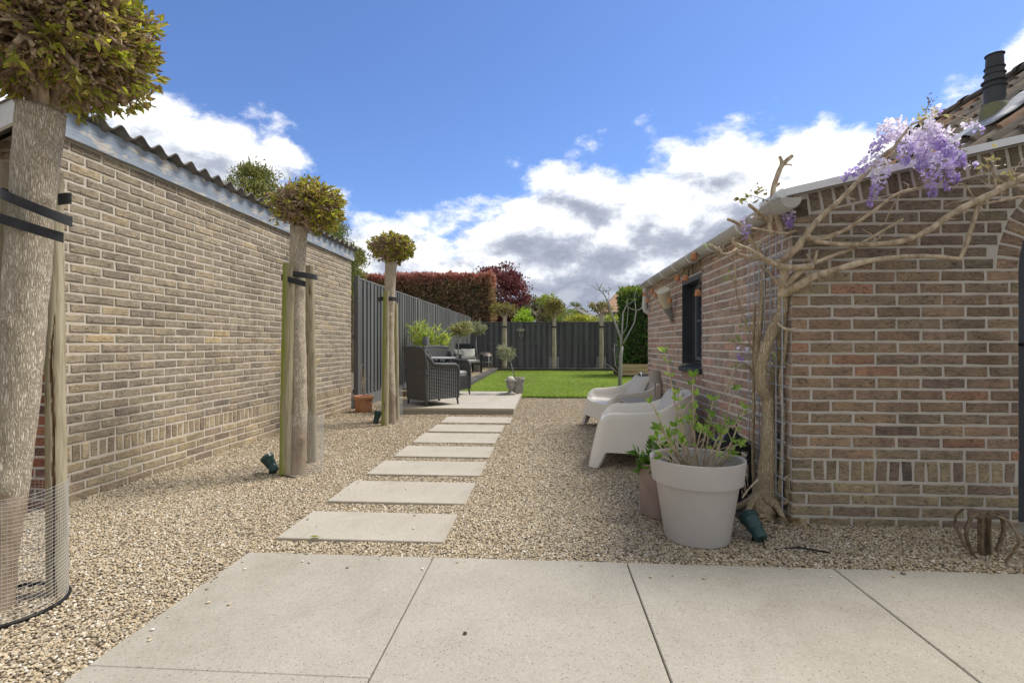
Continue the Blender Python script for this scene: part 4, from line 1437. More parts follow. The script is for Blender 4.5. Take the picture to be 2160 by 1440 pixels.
g2 = thing('wire_guard', 'fine wire mesh guard round the middle tree and both stakes', 'wire guard', (B2.x, B2.y, 0), 'wire guards round tree trunks')
wire_guard('mesh', g2, (B2.x + .03, B2.y + .05), .150, .0, .47, .0135, wr=.0005)

# third tree
B3 = ground(822, 890); T3 = at(824, 552, 6.36)
clipped_tree('farthest clipped tree beside the raised terrace', (B3.x, B3.y, 0), T3, .060, .066, at(824, 523, 6.36), .275, .26, .17, 1700, 3200, .046, 33, .004, Vector((.9, .1, .3)), 110, 40, .8)
a = ground(812, 897); b = at(815, 613, 6.20)
stake('bright green mossy stake left of the farthest tree', (a.x, a.y, -.05), b, .040, True)
a = ground(837, 886); b = at(834, 640, 6.62)
stake('thin stake behind the farthest tree', (a.x, a.y, -.05), b, .034, True)
c3 = at(824, 632, 6.33)
strap('black rubber tie round the farthest tree and its stakes', [((c3.x - .02, c3.y - .02, 0), .125, .135, at(822, 636, 6.3).z, .05, 0, 0, (math.pi * .95, math.pi * 2.05))])
g3 = thing('wire_guard', 'fine wire mesh guard round the farthest tree', 'wire guard', (B3.x, B3.y, 0), 'wire guards round tree trunks')
wire_guard('mesh', g3, (B3.x + .02, B3.y + .02), .135, .0, .46, .015, wr=.0005)

# garden spotlights
def spotlight(label, c, aim, size):
    t = thing('garden_spotlight', label, 'spotlight', (c[0], c[1], 0), 'green garden spotlights')
    aim = Vector(aim).normalized()
    M = Matrix.Translation(Vector((c[0], c[1], .085 * size))) @ aim.to_track_quat('Z', 'Y').to_matrix().to_4x4()
    m = MB(); m.lathe([(.0, -.075), (.030, -.075), (.034, -.068), (.036, -.02), (.038, -.018), (.044, .04), (.046, .042), (.052, .046), (.052, .070), (.047, .074), (.046, .068)], n=24, M=M @ Matrix.Scale(size, 4))
    b_ = m.build('lamp_body', MT['green'], t, smooth=True, angle=40)
    m = MB(); m.lathe([(.0, .060), (.047, .062)], n=20, M=M @ Matrix.Scale(size, 4)); m.build('lens', MT['lens'], b_)
    m = MB()
    m.tube([(c[0], c[1], -.03), (c[0], c[1], .02), Vector((c[0], c[1], .085 * size)) - aim * .02], [.010, .014, .014], 8)
    m.build('spike', MT['cord'], t, smooth=True)
    m = MB()
    e = Vector((c[0], c[1], .085 * size)) - aim * .075 * size
    m.tube([e, e - aim * .04 - Vector((0, 0, .02)), Vector((c[0] + .16, c[1] - .12, .028)), Vector((c[0] + .28, c[1] - .16, .022))], .004, 6)
    m.build('cable', MT['cord'], t, smooth=True)
c = ground(571, 1000); spotlight('green spotlight left of the middle tree', c, (-.55, .2, .62), .95)
c = ground(795, 893); spotlight('green spotlight left of the farthest tree', c, (.15, .35, .9), .95)
c = ground(1598, 1150); spotlight('green spotlight at the foot of the wisteria, the nearest one', (c.x, c.y + .04), (-.18, .75, .55), .95)

# ------------------------------------------------------------------ raised terrace
DX0, DX1, DY0, DY1, DZT = -2.25, -.435, 7.09, 9.64, .092
deck = thing('raised_terrace', 'low raised terrace of pale concrete slabs', 'terrace', ((DX0 + DX1) / 2, (DY0 + DY1) / 2, 0))
m = MB(); m.box(DX0 + .02, DX1 - .015, DY0 + .015, DY1 - .01, -.05, DZT - .042); m.build('plinth', MT['concrete'], deck)
xs = [DX0, -1.655, DX1]; ys = [DY0, 7.72, 8.36, 9.0, DY1]
for i in range(2):
    for j in range(4):
        m = MB(); m.rbox(xs[i] + .003, xs[i + 1] - .003, ys[j] + .003, ys[j + 1] - .003, DZT - .04, DZT + rng.uniform(-.001, .001), .004); m.build('slab', MT['deckslab'], deck)

# wicker armchairs (model space: faces +x, origin on the floor)
def wicker_chair(name, label):
    t = thing(name, label, 'armchair', (0, 0, 0), 'dark wicker armchairs on the terrace')
    W, D = .29, .27
    # sides: vertical ribs and a rolled arm
    for s in (-1, 1):
        m = MB()
        n = 15
        for i in range(n):
            f = i / (n - 1)
            x = -D + .02 + (2 * D - .02) * f
            top = .595 if f > .22 else .60 + (.22 - f) * 1.0
            if f > .9: top -= (f - .9) * .9
            pts = []
            for k in range(10):
                z = .10 + (top - .10) * k / 9
                pts.append((x + .012 * (1 if f > .5 else -1) * (z / .6) * 0, s * (W - .02 * math.sin(math.pi * k / 9) * .3), z))
            m.tube(pts, .0135, 6, flat=.9, col=(1.7, 1.7, 1.68))
            for z in np.arange(.11, top, .021):
                m.rbox(x - .0145, x + .0145, s * W - .0145, s * W + .0145, z, z + .011, .004, col=(2.0, 2.0, 1.97))
        m.box(-D, D - .01, s * W - .006, s * W + .006, .10, .58, col=(.3, .3, .3))
        m.build('side_panel', MT['wicker'], t)
        m = MB()
        m.tube([(-D - .05, s * W, .80), (-D + .05, s * W, .68), (-D + .11, s * W, .615), (0, s * W, .605), (D - .06, s * W, .60), (D - .015, s * W, .575), (D + .003, s * W, .51), (D + .003, s * W, .30), (D - .005, s * W, .10)], [.022, .024, .028, .030, .030, .028, .024, .022, .020], 8)
        m.build('armrest', MT['wicker'], t, smooth=True)
    # back: curved, leaning backwards
    m = MB()
    def bp(u, v, off):
        z = .08 + .78 * v
        y = u * (W + .012 - .03 * max(0, v - .5))
        x = -D - .005 - .10 * v ** 1.6 + .045 * u * u * (1 if v > .55 else .3) - off
        if v > .93: z -= .02 * abs(u) ** 3
        return Vector((x, y, z))
    nu, nv = 25, 40
    P = [bp(-1 + 2 * i / (nu - 1), j / (nv - 1), .022 + .004 * (((i // 1) + j) % 2)) for j in range(nv) for i in range(nu)]
    m.grid(P, nu, nv)
    P2 = [bp(-1 + 2 * i / (nu - 1), j / (nv - 1), -.022) for j in range(nv) for i in range(nu)]
    m.grid(P2[::-1], nu, nv)
    for i0 in (0, nu - 1):
        m.grid([q for j in range(nv) for q in (P[j * nu + i0], P2[j * nu + i0])], 2, nv)
    m.tube([bp(-1 + 2 * i / 24, 1, 0) + Vector((0, 0, .004)) for i in range(25)], .028, 8)
    for s in (-1, 1):
        m.tube([bp(s, .5 + .5 * i / 10, 0) for i in range(11)], .027, 8)
    m.build('backrest', MT['wicker'], t)
    m = MB(); m.rbox(-D, D - .005, -W, W, .30, .36, .01)
    for i in range(18):
        y = -W + .02 + (2 * W - .04) * i / 17
        m.tube([(D - .012, y, .10), (D - .006, y, .22), (D - .008, y, .33)], .015, 6, flat=.6)
    m.build('seat_base', MT['wicker'], t)
    m = MB(); m.rbox(-D + .03, D - .02, -W + .03, W - .03, .36, .43, .022); m.build('seat_cushion', MT['greycushion'], t, bevel=.008)
    for sx in (-1, 1):
        for sy in (-1, 1):
            m = MB(); m.tube([(sx * (D - .02), sy * (W - .02), .16), (sx * (D - .005) + sx * .01, sy * (W - .01), .0)], [.018, .014], 8); m.build('leg', MT['wicker'], t, smooth=True)
    return t
ch = wicker_chair('wicker_armchair', 'dark wicker armchair seen from behind, nearest on the terrace')
ch2 = copy_tree(ch)
ch.location = (-1.715, 7.60, DZT); ch.rotation_euler = (0, 0, R(43)); ch.scale = (1.0, 1.0, 1.0)
ch2['label'] = 'dark wicker armchair facing the table, with a light seat cushion showing'
ch2.location = (-1.76, 9.02, DZT); ch2.rotation_euler = (0, 0, R(-37))

# bistro table with grey top
t = thing('bistro_table', 'round grey-topped table between the two wicker armchairs', 'table', (-1.86, 8.25, DZT))
m = MB(); m.lathe([(.0, .672), (.35, .672), (.372, .676), (.375, .686), (.37, .694), (.0, .695)], (-1.86, 8.25, DZT), 48); m.build('table_top', MT['greytop'], t, smooth=True, angle=40)
m = MB()
for a in range(4):
    d = Vector((math.cos(a * math.pi / 2 + .6), math.sin(a * math.pi / 2 + .6), 0))
    b0 = Vector((-1.86, 8.25, DZT))
    m.tube([b0 + d * .27 + Vector((0, 0, .67)), b0 + d * .05 + Vector((0, 0, .42)), b0 + d * .05 + Vector((0, 0, .30)), b0 + d * .27], .018, 8)
m.tube([(-1.86, 8.25, DZT + .66), (-1.86, 8.25, DZT + .2)], .03, 10)
m.build('table_base', MT['black'], t, smooth=True)

def table_lamp(label, c, h, rs, matk, stem):
    c = Vector(c)
    t = thing('table_lamp', label, 'lamp', c, 'table lamps in the garden')
    m = MB(); m.lathe([(.0, 0), (.055, 0), (.055, .008), (.012, .014), (.007, .03), (.007, h - .02), (.0, h - .02)], c, 20); m.build('lamp_stand', MT[stem], t, smooth=True, angle=40)
    m = MB(); m.lathe([(rs, h - .13), (rs * .74, h), (rs * .70, h), (rs * .96, h - .13), (rs, h - .13)], c, 32); m.lathe([(.0, h - .012), (rs * .74, h - .012)], c, 32); m.build('lamp_shade', MT[matk], t, smooth=True, angle=40)
c = at(898, 760, 8.12)
table_lamp('small grey-shaded lamp on the bistro table', (c.x, c.y, DZT + .695), .335, .062, 'shade_grey', 'greytop')

# wooden lounge chair with cushions on the left gravel bed
t = thing('lounge_chair', 'black wooden lounge chair with grey and cream cushions by the fence', 'armchair', (-2.50, 15.9, .10))
M = Matrix.Translation((-2.50, 15.9, .10)) @ Matrix.Rotation(R(-58), 4, 'Z')
for sx in (-1, 1):
    for sy in (-1, 1):
        m = MB(); m.rbox(sx * .33 - .025, sx * .33 + .025, sy * .36 - .025, sy * .36 + .025, 0, .56 if sx > 0 else .86, .004, M=M); m.build('leg', MT['black'], t)
m = MB()
for s in (-1, 1): m.rbox(-.36, .42, s * .36 - .04, s * .36 + .04, .56, .59, .006, M=M)
m.build('armrest', MT['black'], t)
m = MB(); m.rbox(-.33, .36, -.335, .335, .26, .31, .006, M=M); m.build('seat', MT['black'], t)
m = MB()
Mb = M @ Matrix.Translation((-.30, 0, .3)) @ Matrix.Rotation(R(-16), 4, 'Y')
m.rbox(-.02, .02, -.335, .335, .10, .64, .006, M=Mb); m.build('backrest', MT['black'], t)
m = MB(); m.rbox(-.28, .36, -.33, .33, .312, .42, .035, M=M); m.build('seat_cushion', MT['greycushion'], t, bevel=.01)

def pillow(name, label, M, w, h, th, matk, group):
    m = MB()
    n = 15
    for s in (1, -1):
        P = []
        for j in range(n):
            for i in range(n):
                u, v = -1 + 2 * i / (n - 1), -1 + 2 * j / (n - 1)
                pin = 1 - .07 * (1 - abs(u) ** 2) * abs(v) ** 3 - .0
                pin2 = 1 - .07 * (1 - abs(v) ** 2) * abs(u) ** 3
                f = (max(0, 1 - abs(u) ** 2.6) * max(0, 1 - abs(v) ** 2.6)) ** .45
                wr = .006 * mnoise.noise(Vector((u * 2.2, v * 2.2, s * 3 + w * 7)))
                P.append(M @ Vector((s * (th * f / 2 + wr * f), u * w / 2 * pin2, v * h / 2 * pin)))
        m.grid(P if s > 0 else P, n, n)
    o = m.build(name, MT[matk], smooth=True, loc=M.translation)
    return props(o, label, 'cushion', group)
Mp = M @ Matrix.Translation((-.13, .12, .60)) @ Matrix.Rotation(R(-18), 4, 'Y')
pillow('cushion', 'cream cushion upright on the black lounge chair', Mp, .48, .34, .14, 'cushion', 'cushions on the garden chairs')
Mp = M @ Matrix.Translation((-.17, -.16, .585)) @ Matrix.Rotation(R(-20), 4, 'Y')
pillow('cushion', 'grey cushion half behind the cream one on the lounge chair', Mp, .44, .34, .13, 'greycushion', 'cushions on the garden chairs')

# fire bowl on a stand
c = Vector((-2.22, 18.55, .10))
t = thing('fire_bowl', 'brown metal dome-shaped fire bowl on a grey four-legged stand', 'fire bowl', c)
m = MB(); m.lathe([(.285, .46), (.29, .475), (.18, .60), (.165, .605), (.0, .60)], c, 32); m.build('bowl', MT['ironbowl'], t, smooth=True, angle=40)
for a in range(4):
    q = c + Vector((.27 * math.cos(a * math.pi / 2 + .6), .27 * math.sin(a * math.pi / 2 + .6), 0))
    m = MB(); m.tube([q, q + Vector((0, 0, .46))], .022, 8); m.build('leg', MT['greywood'], t, smooth=True)
m = MB()
for a in range(4):
    p, q = [c + Vector((.27 * math.cos(b * math.pi / 2 + .6), .27 * math.sin(b * math.pi / 2 + .6), .24)) for b in (a, a + 1)]
    m.tube([p, q], .014, 6)
m.build('stretcher', MT['greywood'], t, smooth=True)

# urn with a ball, and the stone pot with a little olive
c = at_y(1077, 830, 9.08); c.z = DZT
t = thing('garden_urn', 'small grey footed stone urn at the terrace corner', 'urn', c)
m = MB()
m.rbox(c.x - .085, c.x + .085, c.y - .085, c.y + .085, DZT, DZT + .03, .005)
m.build('foot', MT['stonepot'], t)
m = MB(); m.lathe([(.072, .03), (.050, .042), (.028, .075), (.030, .088), (.044, .094), (.044, .104), (.040, .11), (.066, .135), (.076, .17), (.080, .215), (.090, .235), (.125, .248), (.128, .258), (.10, .256), (.0, .235)], c, 32); m.build('bowl', MT['stonepot'], t, smooth=True, angle=45)
m = MB(); m.lathe([(.0, .0)] + [(.072 * math.sin(math.pi * i / 14), .066 - .066 * math.cos(math.pi * i / 14)) for i in range(1, 14)] + [(.0, .132)], c + Vector((0, 0, .20)), 24)
props(m.build('stone_ball', mat('pale pitted stone', (.46, .42, .36), (.62, .58, .52), .95, 20, .8, 30, .01), smooth=True, loc=c + Vector((0, 0, .20))), 'pale stone ball resting in the urn', 'ornament')
c = at_y(1088, 826, 9.32); c.z = DZT
t = thing('plant_pot', 'round grey stone pot behind the urn, holding a small olive', 'plant pot', c, 'plant pots')
m = MB(); m.lathe([(.0, 0), (.115, 0), (.125, .01), (.155, .24), (.168, .245), (.170, .285), (.160, .292), (.148, .285), (.140, .24), (.0, .235)], c, 36); m.build('pot', MT['stonepot'], t, smooth=True, angle=40)
m = MB(); m.lathe([(.0, .242), (.144, .242)], c, 24); m.build('soil', MT['soil'], t)

OLIVE_L = [(.17, .19, .085), (.24, .26, .13), (.33, .34, .20), (.42, .42, .28)]
def olive(label, base, stem, cc, rad, n, lsz, seed, group='olive trees', sr=.014, cols=OLIVE_L):
    r = random.Random(seed); q = np.random.default_rng(seed)
    t = thing('olive_tree', label, 'tree', base, group)
    m = MB(); m.tube(stem, [sr * (1 - .4 * i / (len(stem) - 1)) for i in range(len(stem))], 8, rough=.15)
    m.build('trunk', MT['greywood'], t, smooth=True)
    m = MB(); top = Vector(stem[-1]); cc = Vector(cc); rad = Vector(rad)
    ends = []
    for i in range(36):
        d = Vector((r.gauss(0, 1), r.gauss(0, 1), r.gauss(.2, 1))).normalized()
        e = cc + Vector((d.x * rad.x, d.y * rad.y, d.z * rad.z)) * r.uniform(.75, 1.08)
        mid = top.lerp(e, .5) + Vector((r.gauss(0, .02), r.gauss(0, .02), .02))
        m.tube([top - Vector((0, 0, .02)), mid, e], [.006, .004, .002], 5); ends.append((mid, e))
    m.build('branches', MT['greywood'], t)
    m = MB(); pos, dirs = [], []
    for i in range(n):
        a, b = r.choice(ends); f = r.uniform(.1, 1.05)
        p = a.lerp(b, f) + Vector((r.gauss(0, .16 * rad.x), r.gauss(0, .16 * rad.y), r.gauss(0, .13 * rad.z)))
        d = (b - a).normalized() + Vector((r.gauss(0, .6), r.gauss(0, .6), r.gauss(0, .6)))
        pos.append(tuple(p)); dirs.append(tuple(d))
    leaves(m, pos, dirs, lsz * (.6 + .7 * q.random(n)), .24, ramp_cols(n, cols, q), T_SIMPLE, 0, q)
    m.build('crown', MT['leaf'], t)
    return t
olive('little olive leaning left in the grey stone pot', (c.x, c.y, DZT + .24), [c + Vector((0, 0, .235)), at(1080, 775, 9.35), at(1077, 762, 9.35)], at(1066, 744, 9.35), (.15, .15, .125), 420, .075, 51, sr=.010)
# two olive standards by the left fence with their pots
def square_pot(label, c, w0, w1, h, matk):
    c = Vector(c)
    t = thing('plant_pot', label, 'plant pot', c, 'plant pots')
    m = MB()
    P = []
    for (w, z) in ((w0, 0), (w1, h), (w1 - .02, h), (w1 - .025, h - .04)):
        P += [c + Vector((sx * w, sy * w, z)) for sx, sy in ((-1, -1), (1, -1), (1, 1), (-1, 1))]
    m.grid(P, 4, 4, closeu=True); m.add(P[:4], [(3, 2, 1, 0)])
    m.build('pot', MT[matk], t)
    m = MB(); m.box(c.x - w1 + .03, c.x + w1 - .03, c.y - w1 + .03, c.y + w1 - .03, c.z + h - .08, c.z + h - .05); m.build('soil', MT['soil'], t)
o1 = Vector((-2.16, 12.6, .10)); square_pot('square grey pot of the nearer olive, behind the wicker chair', o1, .13, .16, .32, 'stonepot')
olive('nearer round-headed olive standard by the left fence', o1 + Vector((0, 0, .27)), [o1 + Vector((0, 0, .25)), at(966, 735, 12.6), at(971, 705, 12.6)], at(973, 695, 12.6), (.25, .24, .185), 1500, .085, 52, sr=.020, cols=[(.20, .20, .06), (.28, .27, .10), (.37, .36, .16), (.46, .44, .24)])
o2 = at(1004, 785, 16.3); o2 = Vector((o2.x + .02, o2.y + .2, .10)); square_pot('square pale pot of the farther olive, beside the lounge chair', o2, .10, .13, .36, 'stonepot')
olive('farther round-headed olive standard near the fence corner', o2 + Vector((0, 0, .30)), [o2 + Vector((0, 0, .28)), at(1004, 725, 16.5), at(1006, 705, 16.5)], at(1006, 692, 16.5), (.27, .26, .20), 1400, .09, 53, sr=.028)

# oleander behind the wicker chairs
c = Vector((-2.42, 10.3, .10))
t = thing('oleander', 'bushy light green oleander with lance leaves against the left fence', 'shrub', c)
q = np.random.default_rng(61); r = random.Random(61)
m = MB(); lf = MB(); pos, dirs = [], []
for i in range(30):
    px = r.choice((878, 888, 882, 905, 915, 910, 932, 940, 870, 925)) + r.gauss(0, 7)
    top_y = {0: 678}.get(0) + abs(px - 885) * .35 + r.uniform(0, 22) + (14 if 893 < px < 903 else 0)
    e = at(px, min(top_y, 735), 10.3 + r.uniform(-.3, .3))
    b_ = c + Vector((r.gauss(0, .08), r.gauss(0, .08), 0))
    mid = b_.lerp(e, .5) + Vector((r.gauss(0, .04), r.gauss(0, .04), 0))
    m.tube([b_, mid, e], [.009, .006, .003], 5)
    for k in range(58):
        f = r.uniform(.35, 1.0)
        p = b_.lerp(mid, f * 2) if f < .5 else mid.lerp(e, f * 2 - 1)
        pos.append(tuple(p)); a_ = r.uniform(0, 6.28)
        dirs.append((math.cos(a_) * .75, math.sin(a_) * .75, r.uniform(.25, 1.1)))
m.build('stems', MT['twig'], t)
leaves(lf, pos, dirs, .10 + .09 * q.random(len(pos)), .17, ramp_cols(len(pos), [(.20, .30, .05), (.30, .40, .075), (.42, .50, .12), (.50, .46, .10)], q), T_SIMPLE, 0, q)
lf.build('foliage', MT['leaf'], t)

# terracotta pot with a bare twig by the shed corner
c = ground(767, 868); c.z = 0
t = thing('plant_pot', 'terracotta pot with bare twig at the end of the brick shed', 'plant pot', c, 'plant pots')
m = MB(); m.lathe([(.0, 0), (.118, 0), (.122, .01), (.128, .185), (.142, .188), (.146, .20), (.146, .232), (.138, .24), (.128, .236), (.120, .19), (.0, .185)], c, 36); m.build('pot', MT['terracotta'], t, smooth=True, angle=40)
m = MB(); m.lathe([(.0, .192), (.122, .192)], c, 24); m.build('soil', MT['soil'], t)
t2 = thing('young_shrub', 'thin bare twig growing in the terracotta pot', 'plant', c + Vector((0, 0, .19)))
m = MB(); m.tube([c + Vector((0, 0, .18)), at(766, 810, 7.15), at(768, 790, 7.15), at(769, 778, 7.15)], [.006, .006, .005, .003], 6); m.tube([at(766, 820, 7.15), at(763, 790, 7.15), at(761, 768, 7.15)], [.004, .004, .002], 6)
for k in range(14):
    f = rng.random(); p = at(766 + rng.uniform(-4, 4), 770 + 50 * f, 7.15); m.tube([p, p + Vector((rng.uniform(-.03, .03), rng.uniform(-.02, .02), .02))], [.003, .004], 5)
m.build('stem', MT['vine_twig'], t2)

# ------------------------------------------------------------------ trees before the rear fence
def pollard(label, px, t_, py_base, py_top, r0, knobs, seed, leafy, group='pollard trees before the rear fence', guard=False, thin=1.0):
    r = random.Random(seed); q = np.random.default_rng(seed)
    b = at(px, py_base, t_); b.z = .06
    top = at(px + 1, py_top, t_)
    t = thing('pollard_tree', label, 'tree', b, group)
    m = MB(); m.tube([b.lerp(top, i / 12) + Vector((.006 * math.sin(i * .5), 0, 0)) for i in range(13)], [r0 * (1.05 - .16 * i / 12) for i in range(13)], 14, rough=.06, rscale=6)
    m.build('trunk', MT['paletrunk'], t, smooth=True)
    m = MB(); pos, dirs = [], []
    for (kx, ky, kr) in knobs:
        e = at(kx, ky, t_ + r.uniform(-.15, .15))
        mid = top.lerp(e, .45) + Vector((r.uniform(-.02, .02), 0, -.05))
        m.tube([top - Vector((0, 0, .08)), mid, e], [r0 * .55 * thin, r0 * .34 * thin, r0 * .30 * thin], 8, rough=.2)
        for k in range(46):
            d = Vector((r.gauss(0, 1), r.gauss(0, 1), r.gauss(.25, .8))).normalized()
            p = e + d * kr * r.uniform(.5, 1.1)
            m.tube([e, p], [.011, .005], 4)
            for _ in range(leafy):
                pos.append(tuple(p + Vector((r.gauss(0, .05), r.gauss(0, .05), r.gauss(0, .05))))); dirs.append(tuple(d + Vector((r.gauss(0, .7), r.gauss(0, .7), r.gauss(0, .7)))))
    m.build('limbs', MT['vine_twig'], t)
    if pos:
        m = MB(); leaves(m, pos, dirs, .06 + .05 * q.random(len(pos)), .5, ramp_cols(len(pos), [(.12, .12, .03), (.20, .19, .05), (.26, .22, .07), (.30, .33, .06)], q), T_SIMPLE, 0, q)
        m.build('crown', MT['leaf'], t)
    m = MB(); tz = at(px, 689, t_).z
    m.lathe([(r0 + .012, tz - .03), (r0 + .014, tz + .02)], (b.x, b.y, 0), 14); m.build('tie', MT['rubber'], t, solid=.004)
    if guard:
        g_ = MB()
        P = [Vector((b.x + .19 * math.cos(a), b.y + .19 * math.sin(a), z)) for z in (.06, .52) for a in [2 * math.pi * i / 20 for i in range(20)]]
        g_.grid(P, 20, 2, closeu=True)
        props(g_.build('trunk_guard', GUARD, loc=b), 'clear plastic guard round the ' + guard + ' pollard trunk', 'trunk guard', 'clear trunk guards')
def guardmat():
    m, nt, bs, out = newmat('clear guard film')
    tr = nt.nodes.new('ShaderNodeBsdfTransparent'); mx = nt.nodes.new('ShaderNodeMixShader')
    bs.inputs['Base Color'].default_value = (.5, .52, .52, 1); bs.inputs['Roughness'].default_value = .3
    mx.inputs[0].default_value = .16
    nt.links.new(tr.outputs[0], mx.inputs[1]); nt.links.new(bs.outputs[0], mx.inputs[2]); nt.links.new(mx.outputs[0], out.inputs[0])
    return m
GUARD = guardmat()
pollard('left pollard tree with mossy green-brown head before the rear fence', 1064, 18.9, 771, 668, .088, [(1050, 654, .20), (1060, 650, .20), (1070, 650, .20), (1078, 656, .18), (1045, 651, .12)], 71, 3)
pollard('middle pollard tree with yellowish leaves before the rear fence', 1168.5, 18.95, 771, 672, .078, [(1155, 660, .20), (1168, 640, .22), (1178, 655, .20), (1160, 645, .2), (1174, 643, .18)], 72, 4, guard='middle')
pollard('right pollard tree, nearly bare and cup-shaped, before the rear fence', 1268, 18.95, 771, 664, .078, [(1248, 644, .12), (1252, 650, .10), (1257, 652, .10), (1266, 650, .09), (1271, 641, .12), (1275, 645, .10), (1283, 649, .13), (1287, 653, .10), (1261, 643, .08)], 73, 1, guard='right', thin=.55)

# magnolia sapling standing in the lawn
def branchset(m, lst, t_, n=7):
    for pts, r0, r1 in lst:
        k = len(pts)
        P = [at(p[0], p[1], (p[2] if len(p) > 2 else t_)) for p in pts]
        m.tube(P, [r0 + (r1 - r0) * i / (k - 1) for i in range(k)], n, rough=.12, rscale=25)
b = ground(1307, 818); 
t = thing('sapling', 'forked bare grey sapling standing in the lawn before the hedge', 'tree', (b.x, b.y, 0))
m = MB()
branchset(m, [([(1307, 822), (1308, 790), (1309, 760), (1310, 745), (1312, 730)], .045, .034)], 11.4, 10)
m.build('trunk', MT['greywood'], t, smooth=True)
m = MB()
branchset(m, [([(1310, 735), (1309, 712), (1297, 680), (1287, 652), (1277, 625), (1265, 611), (1257, 596)], .026, .008), ([(1267, 613), (1258, 610), (1247, 601)], .009, .005), ([(1264, 609), (1268, 602), (1271, 596)], .009, .006),
              ([(1288, 655), (1284, 635), (1274, 622), (1273, 612)], .012, .006), ([(1284, 632), (1285, 622), (1281, 618)], .008, .006), ([(1285, 622), (1283, 617), (1282, 614)], .006, .004),
              ([(1310, 735), (1312, 700), (1314, 660), (1322, 643), (1324, 630)], .024, .008), ([(1322, 643), (1332, 638), (1336, 633)], .010, .006), ([(1313, 706), (1322, 690), (1325, 655), (1324, 640)], .012, .005),
              ([(1314, 725), (1325, 705), (1338, 680), (1342, 655), (1350, 652), (1362, 642)], .022, .006), ([(1342, 660), (1340, 645), (1338, 625), (1345, 602)], .012, .005), ([(1342, 655), (1328, 650), (1320, 645)], .008, .004),
              ([(1308, 785), (1298, 770), (1296, 745), (1296, 725)], .010, .005), ([(1308, 790), (1290, 775), (1276, 765)], .008, .004), ([(1297, 750), (1293, 735)], .006, .003)], 11.4)
m.build('branches', MT['greywood'], t, smooth=True)
lf = MB(); pos, dirs = [], []
for p in ((1273, 612), (1345, 604), (1283, 614), (1324, 632), (1337, 633), (1318, 612), (1328, 613)):
    for k in range(9):
        pos.append(tuple(at(p[0], p[1], 11.4) + Vector((rng.gauss(0, .03), rng.gauss(0, .03), rng.gauss(0, .03))))); dirs.append((rng.gauss(0, 1), rng.gauss(0, 1), rng.gauss(.4, .7)))
leaves(lf, pos, dirs, .06, .45, ramp_cols(len(pos), [(.05, .08, .02), (.12, .18, .03), (.32, .36, .05)]), T_SIMPLE)
lf.build('buds', MT['leaf'], t)

# hedges and background trees
def hedge(name, label, cat, x0, x1, y0, y1, z0, z1, n, lsz, pal, top_pal, seed, width=.45, faces=(1, 1, 1), lump=.12, top_band=.5, group=None, end_pal=None, core=(.05, .045, .025)):
    r = np.random.default_rng(seed)
    t = thing(name, label, cat, ((x0 + x1) / 2, (y0 + y1) / 2, z0), group)
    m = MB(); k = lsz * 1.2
    m.rbox(x0 + k, x1 - k, y0 + k, y1 - k, z0, z1 - k, .15, col=core)  # solid dark box added inside the leaves to block light
    pos, dirs, nrm = [], [], []
    A = [(x1 - x0) * (z1 - z0) * 1.0, (y1 - y0) * (z1 - z0), (y1 - y0) * (z1 - z0), (x1 - x0) * (y1 - y0) * 1.3]
    A = np.array(A) / sum(A)
    side = r.choice(4, n, p=A)
    u, v = r.random(n), r.random(n)
    P = np.zeros((n, 3)); D = np.zeros((n, 3))
    s = side == 0; P[s] = np.stack([x0 + (x1 - x0) * u[s], np.full(s.sum(), y0), z0 + (z1 - z0) * v[s]], 1); D[s] = (0, -1, 0)
    s = side == 1; P[s] = np.stack([np.full(s.sum(), x0), y0 + (y1 - y0) * u[s], z0 + (z1 - z0) * v[s]], 1); D[s] = (-1, 0, 0)
    s = side == 2; P[s] = np.stack([np.full(s.sum(), x1), y0 + (y1 - y0) * u[s], z0 + (z1 - z0) * v[s]], 1); D[s] = (1, 0, 0)
    s = side == 3; P[s] = np.stack([x0 + (x1 - x0) * u[s], y0 + (y1 - y0) * v[s], np.full(s.sum(), z1)], 1); D[s] = (0, 0, 1)
    nz = np.array([mnoise.noise(Vector((p[0] * 1.6, p[1] * 1.6, p[2] * 1.6))) for p in P])
    nz2 = np.array([mnoise.noise(Vector((p[0] * 5, p[1] * 5, p[2] * 5 + 9))) for p in P])
    P += D * (lump * nz + lump * .6 * nz2 - r.random(n) * lsz * 1.3)[:, None]
    D = D + r.normal(size=(n, 3)) * .8 + np.array([0, 0, .35])
    c = ramp_cols(n, pal, r, .2) * (1 + .28 * nz2)[:, None].clip(.5, 1.5)
    tp = (P[:, 2] > z1 - top_band * (.25 + .75 * r.random(n)) + .25 * nz) 
    if top_pal: c[tp] = ramp_cols(int(tp.sum()), top_pal, r, .2)
    if end_pal is not None:
        e = P[:, 0] > x1 - .8 * r.random(n); c[e & ~tp] = ramp_cols(int((e & ~tp).sum()), end_pal, r, .2)
    lb = MB()
    leaves(lb, P, D, lsz * (.6 + .8 * r.random(n)), width, np.clip(c, .004, 1), T_SIMPLE, 0, r)
    m.build('light_block_core', MT['hedge_core'], t)
    lb.build('foliage', MT['leaf_far'], t)
    return t
hedge('photinia_hedge', 'tall clipped photinia hedge with red new leaves beyond the fence', 'hedge', -8.6, -2.20, 20.4, 22.2, .0, 3.88, 40000, .125,
      [(.18, .17, .08), (.40, .23, .16), (.33, .27, .13), (.52, .37, .26), (.20, .20, .09)], [(.40, .16, .125), (.47, .22, .17), (.54, .31, .24), (.43, .22, .17)], 81, .42, lump=.16, top_band=.55, end_pal=[(.25, .12, .07), (.32, .22, .12), (.24, .21, .10)])
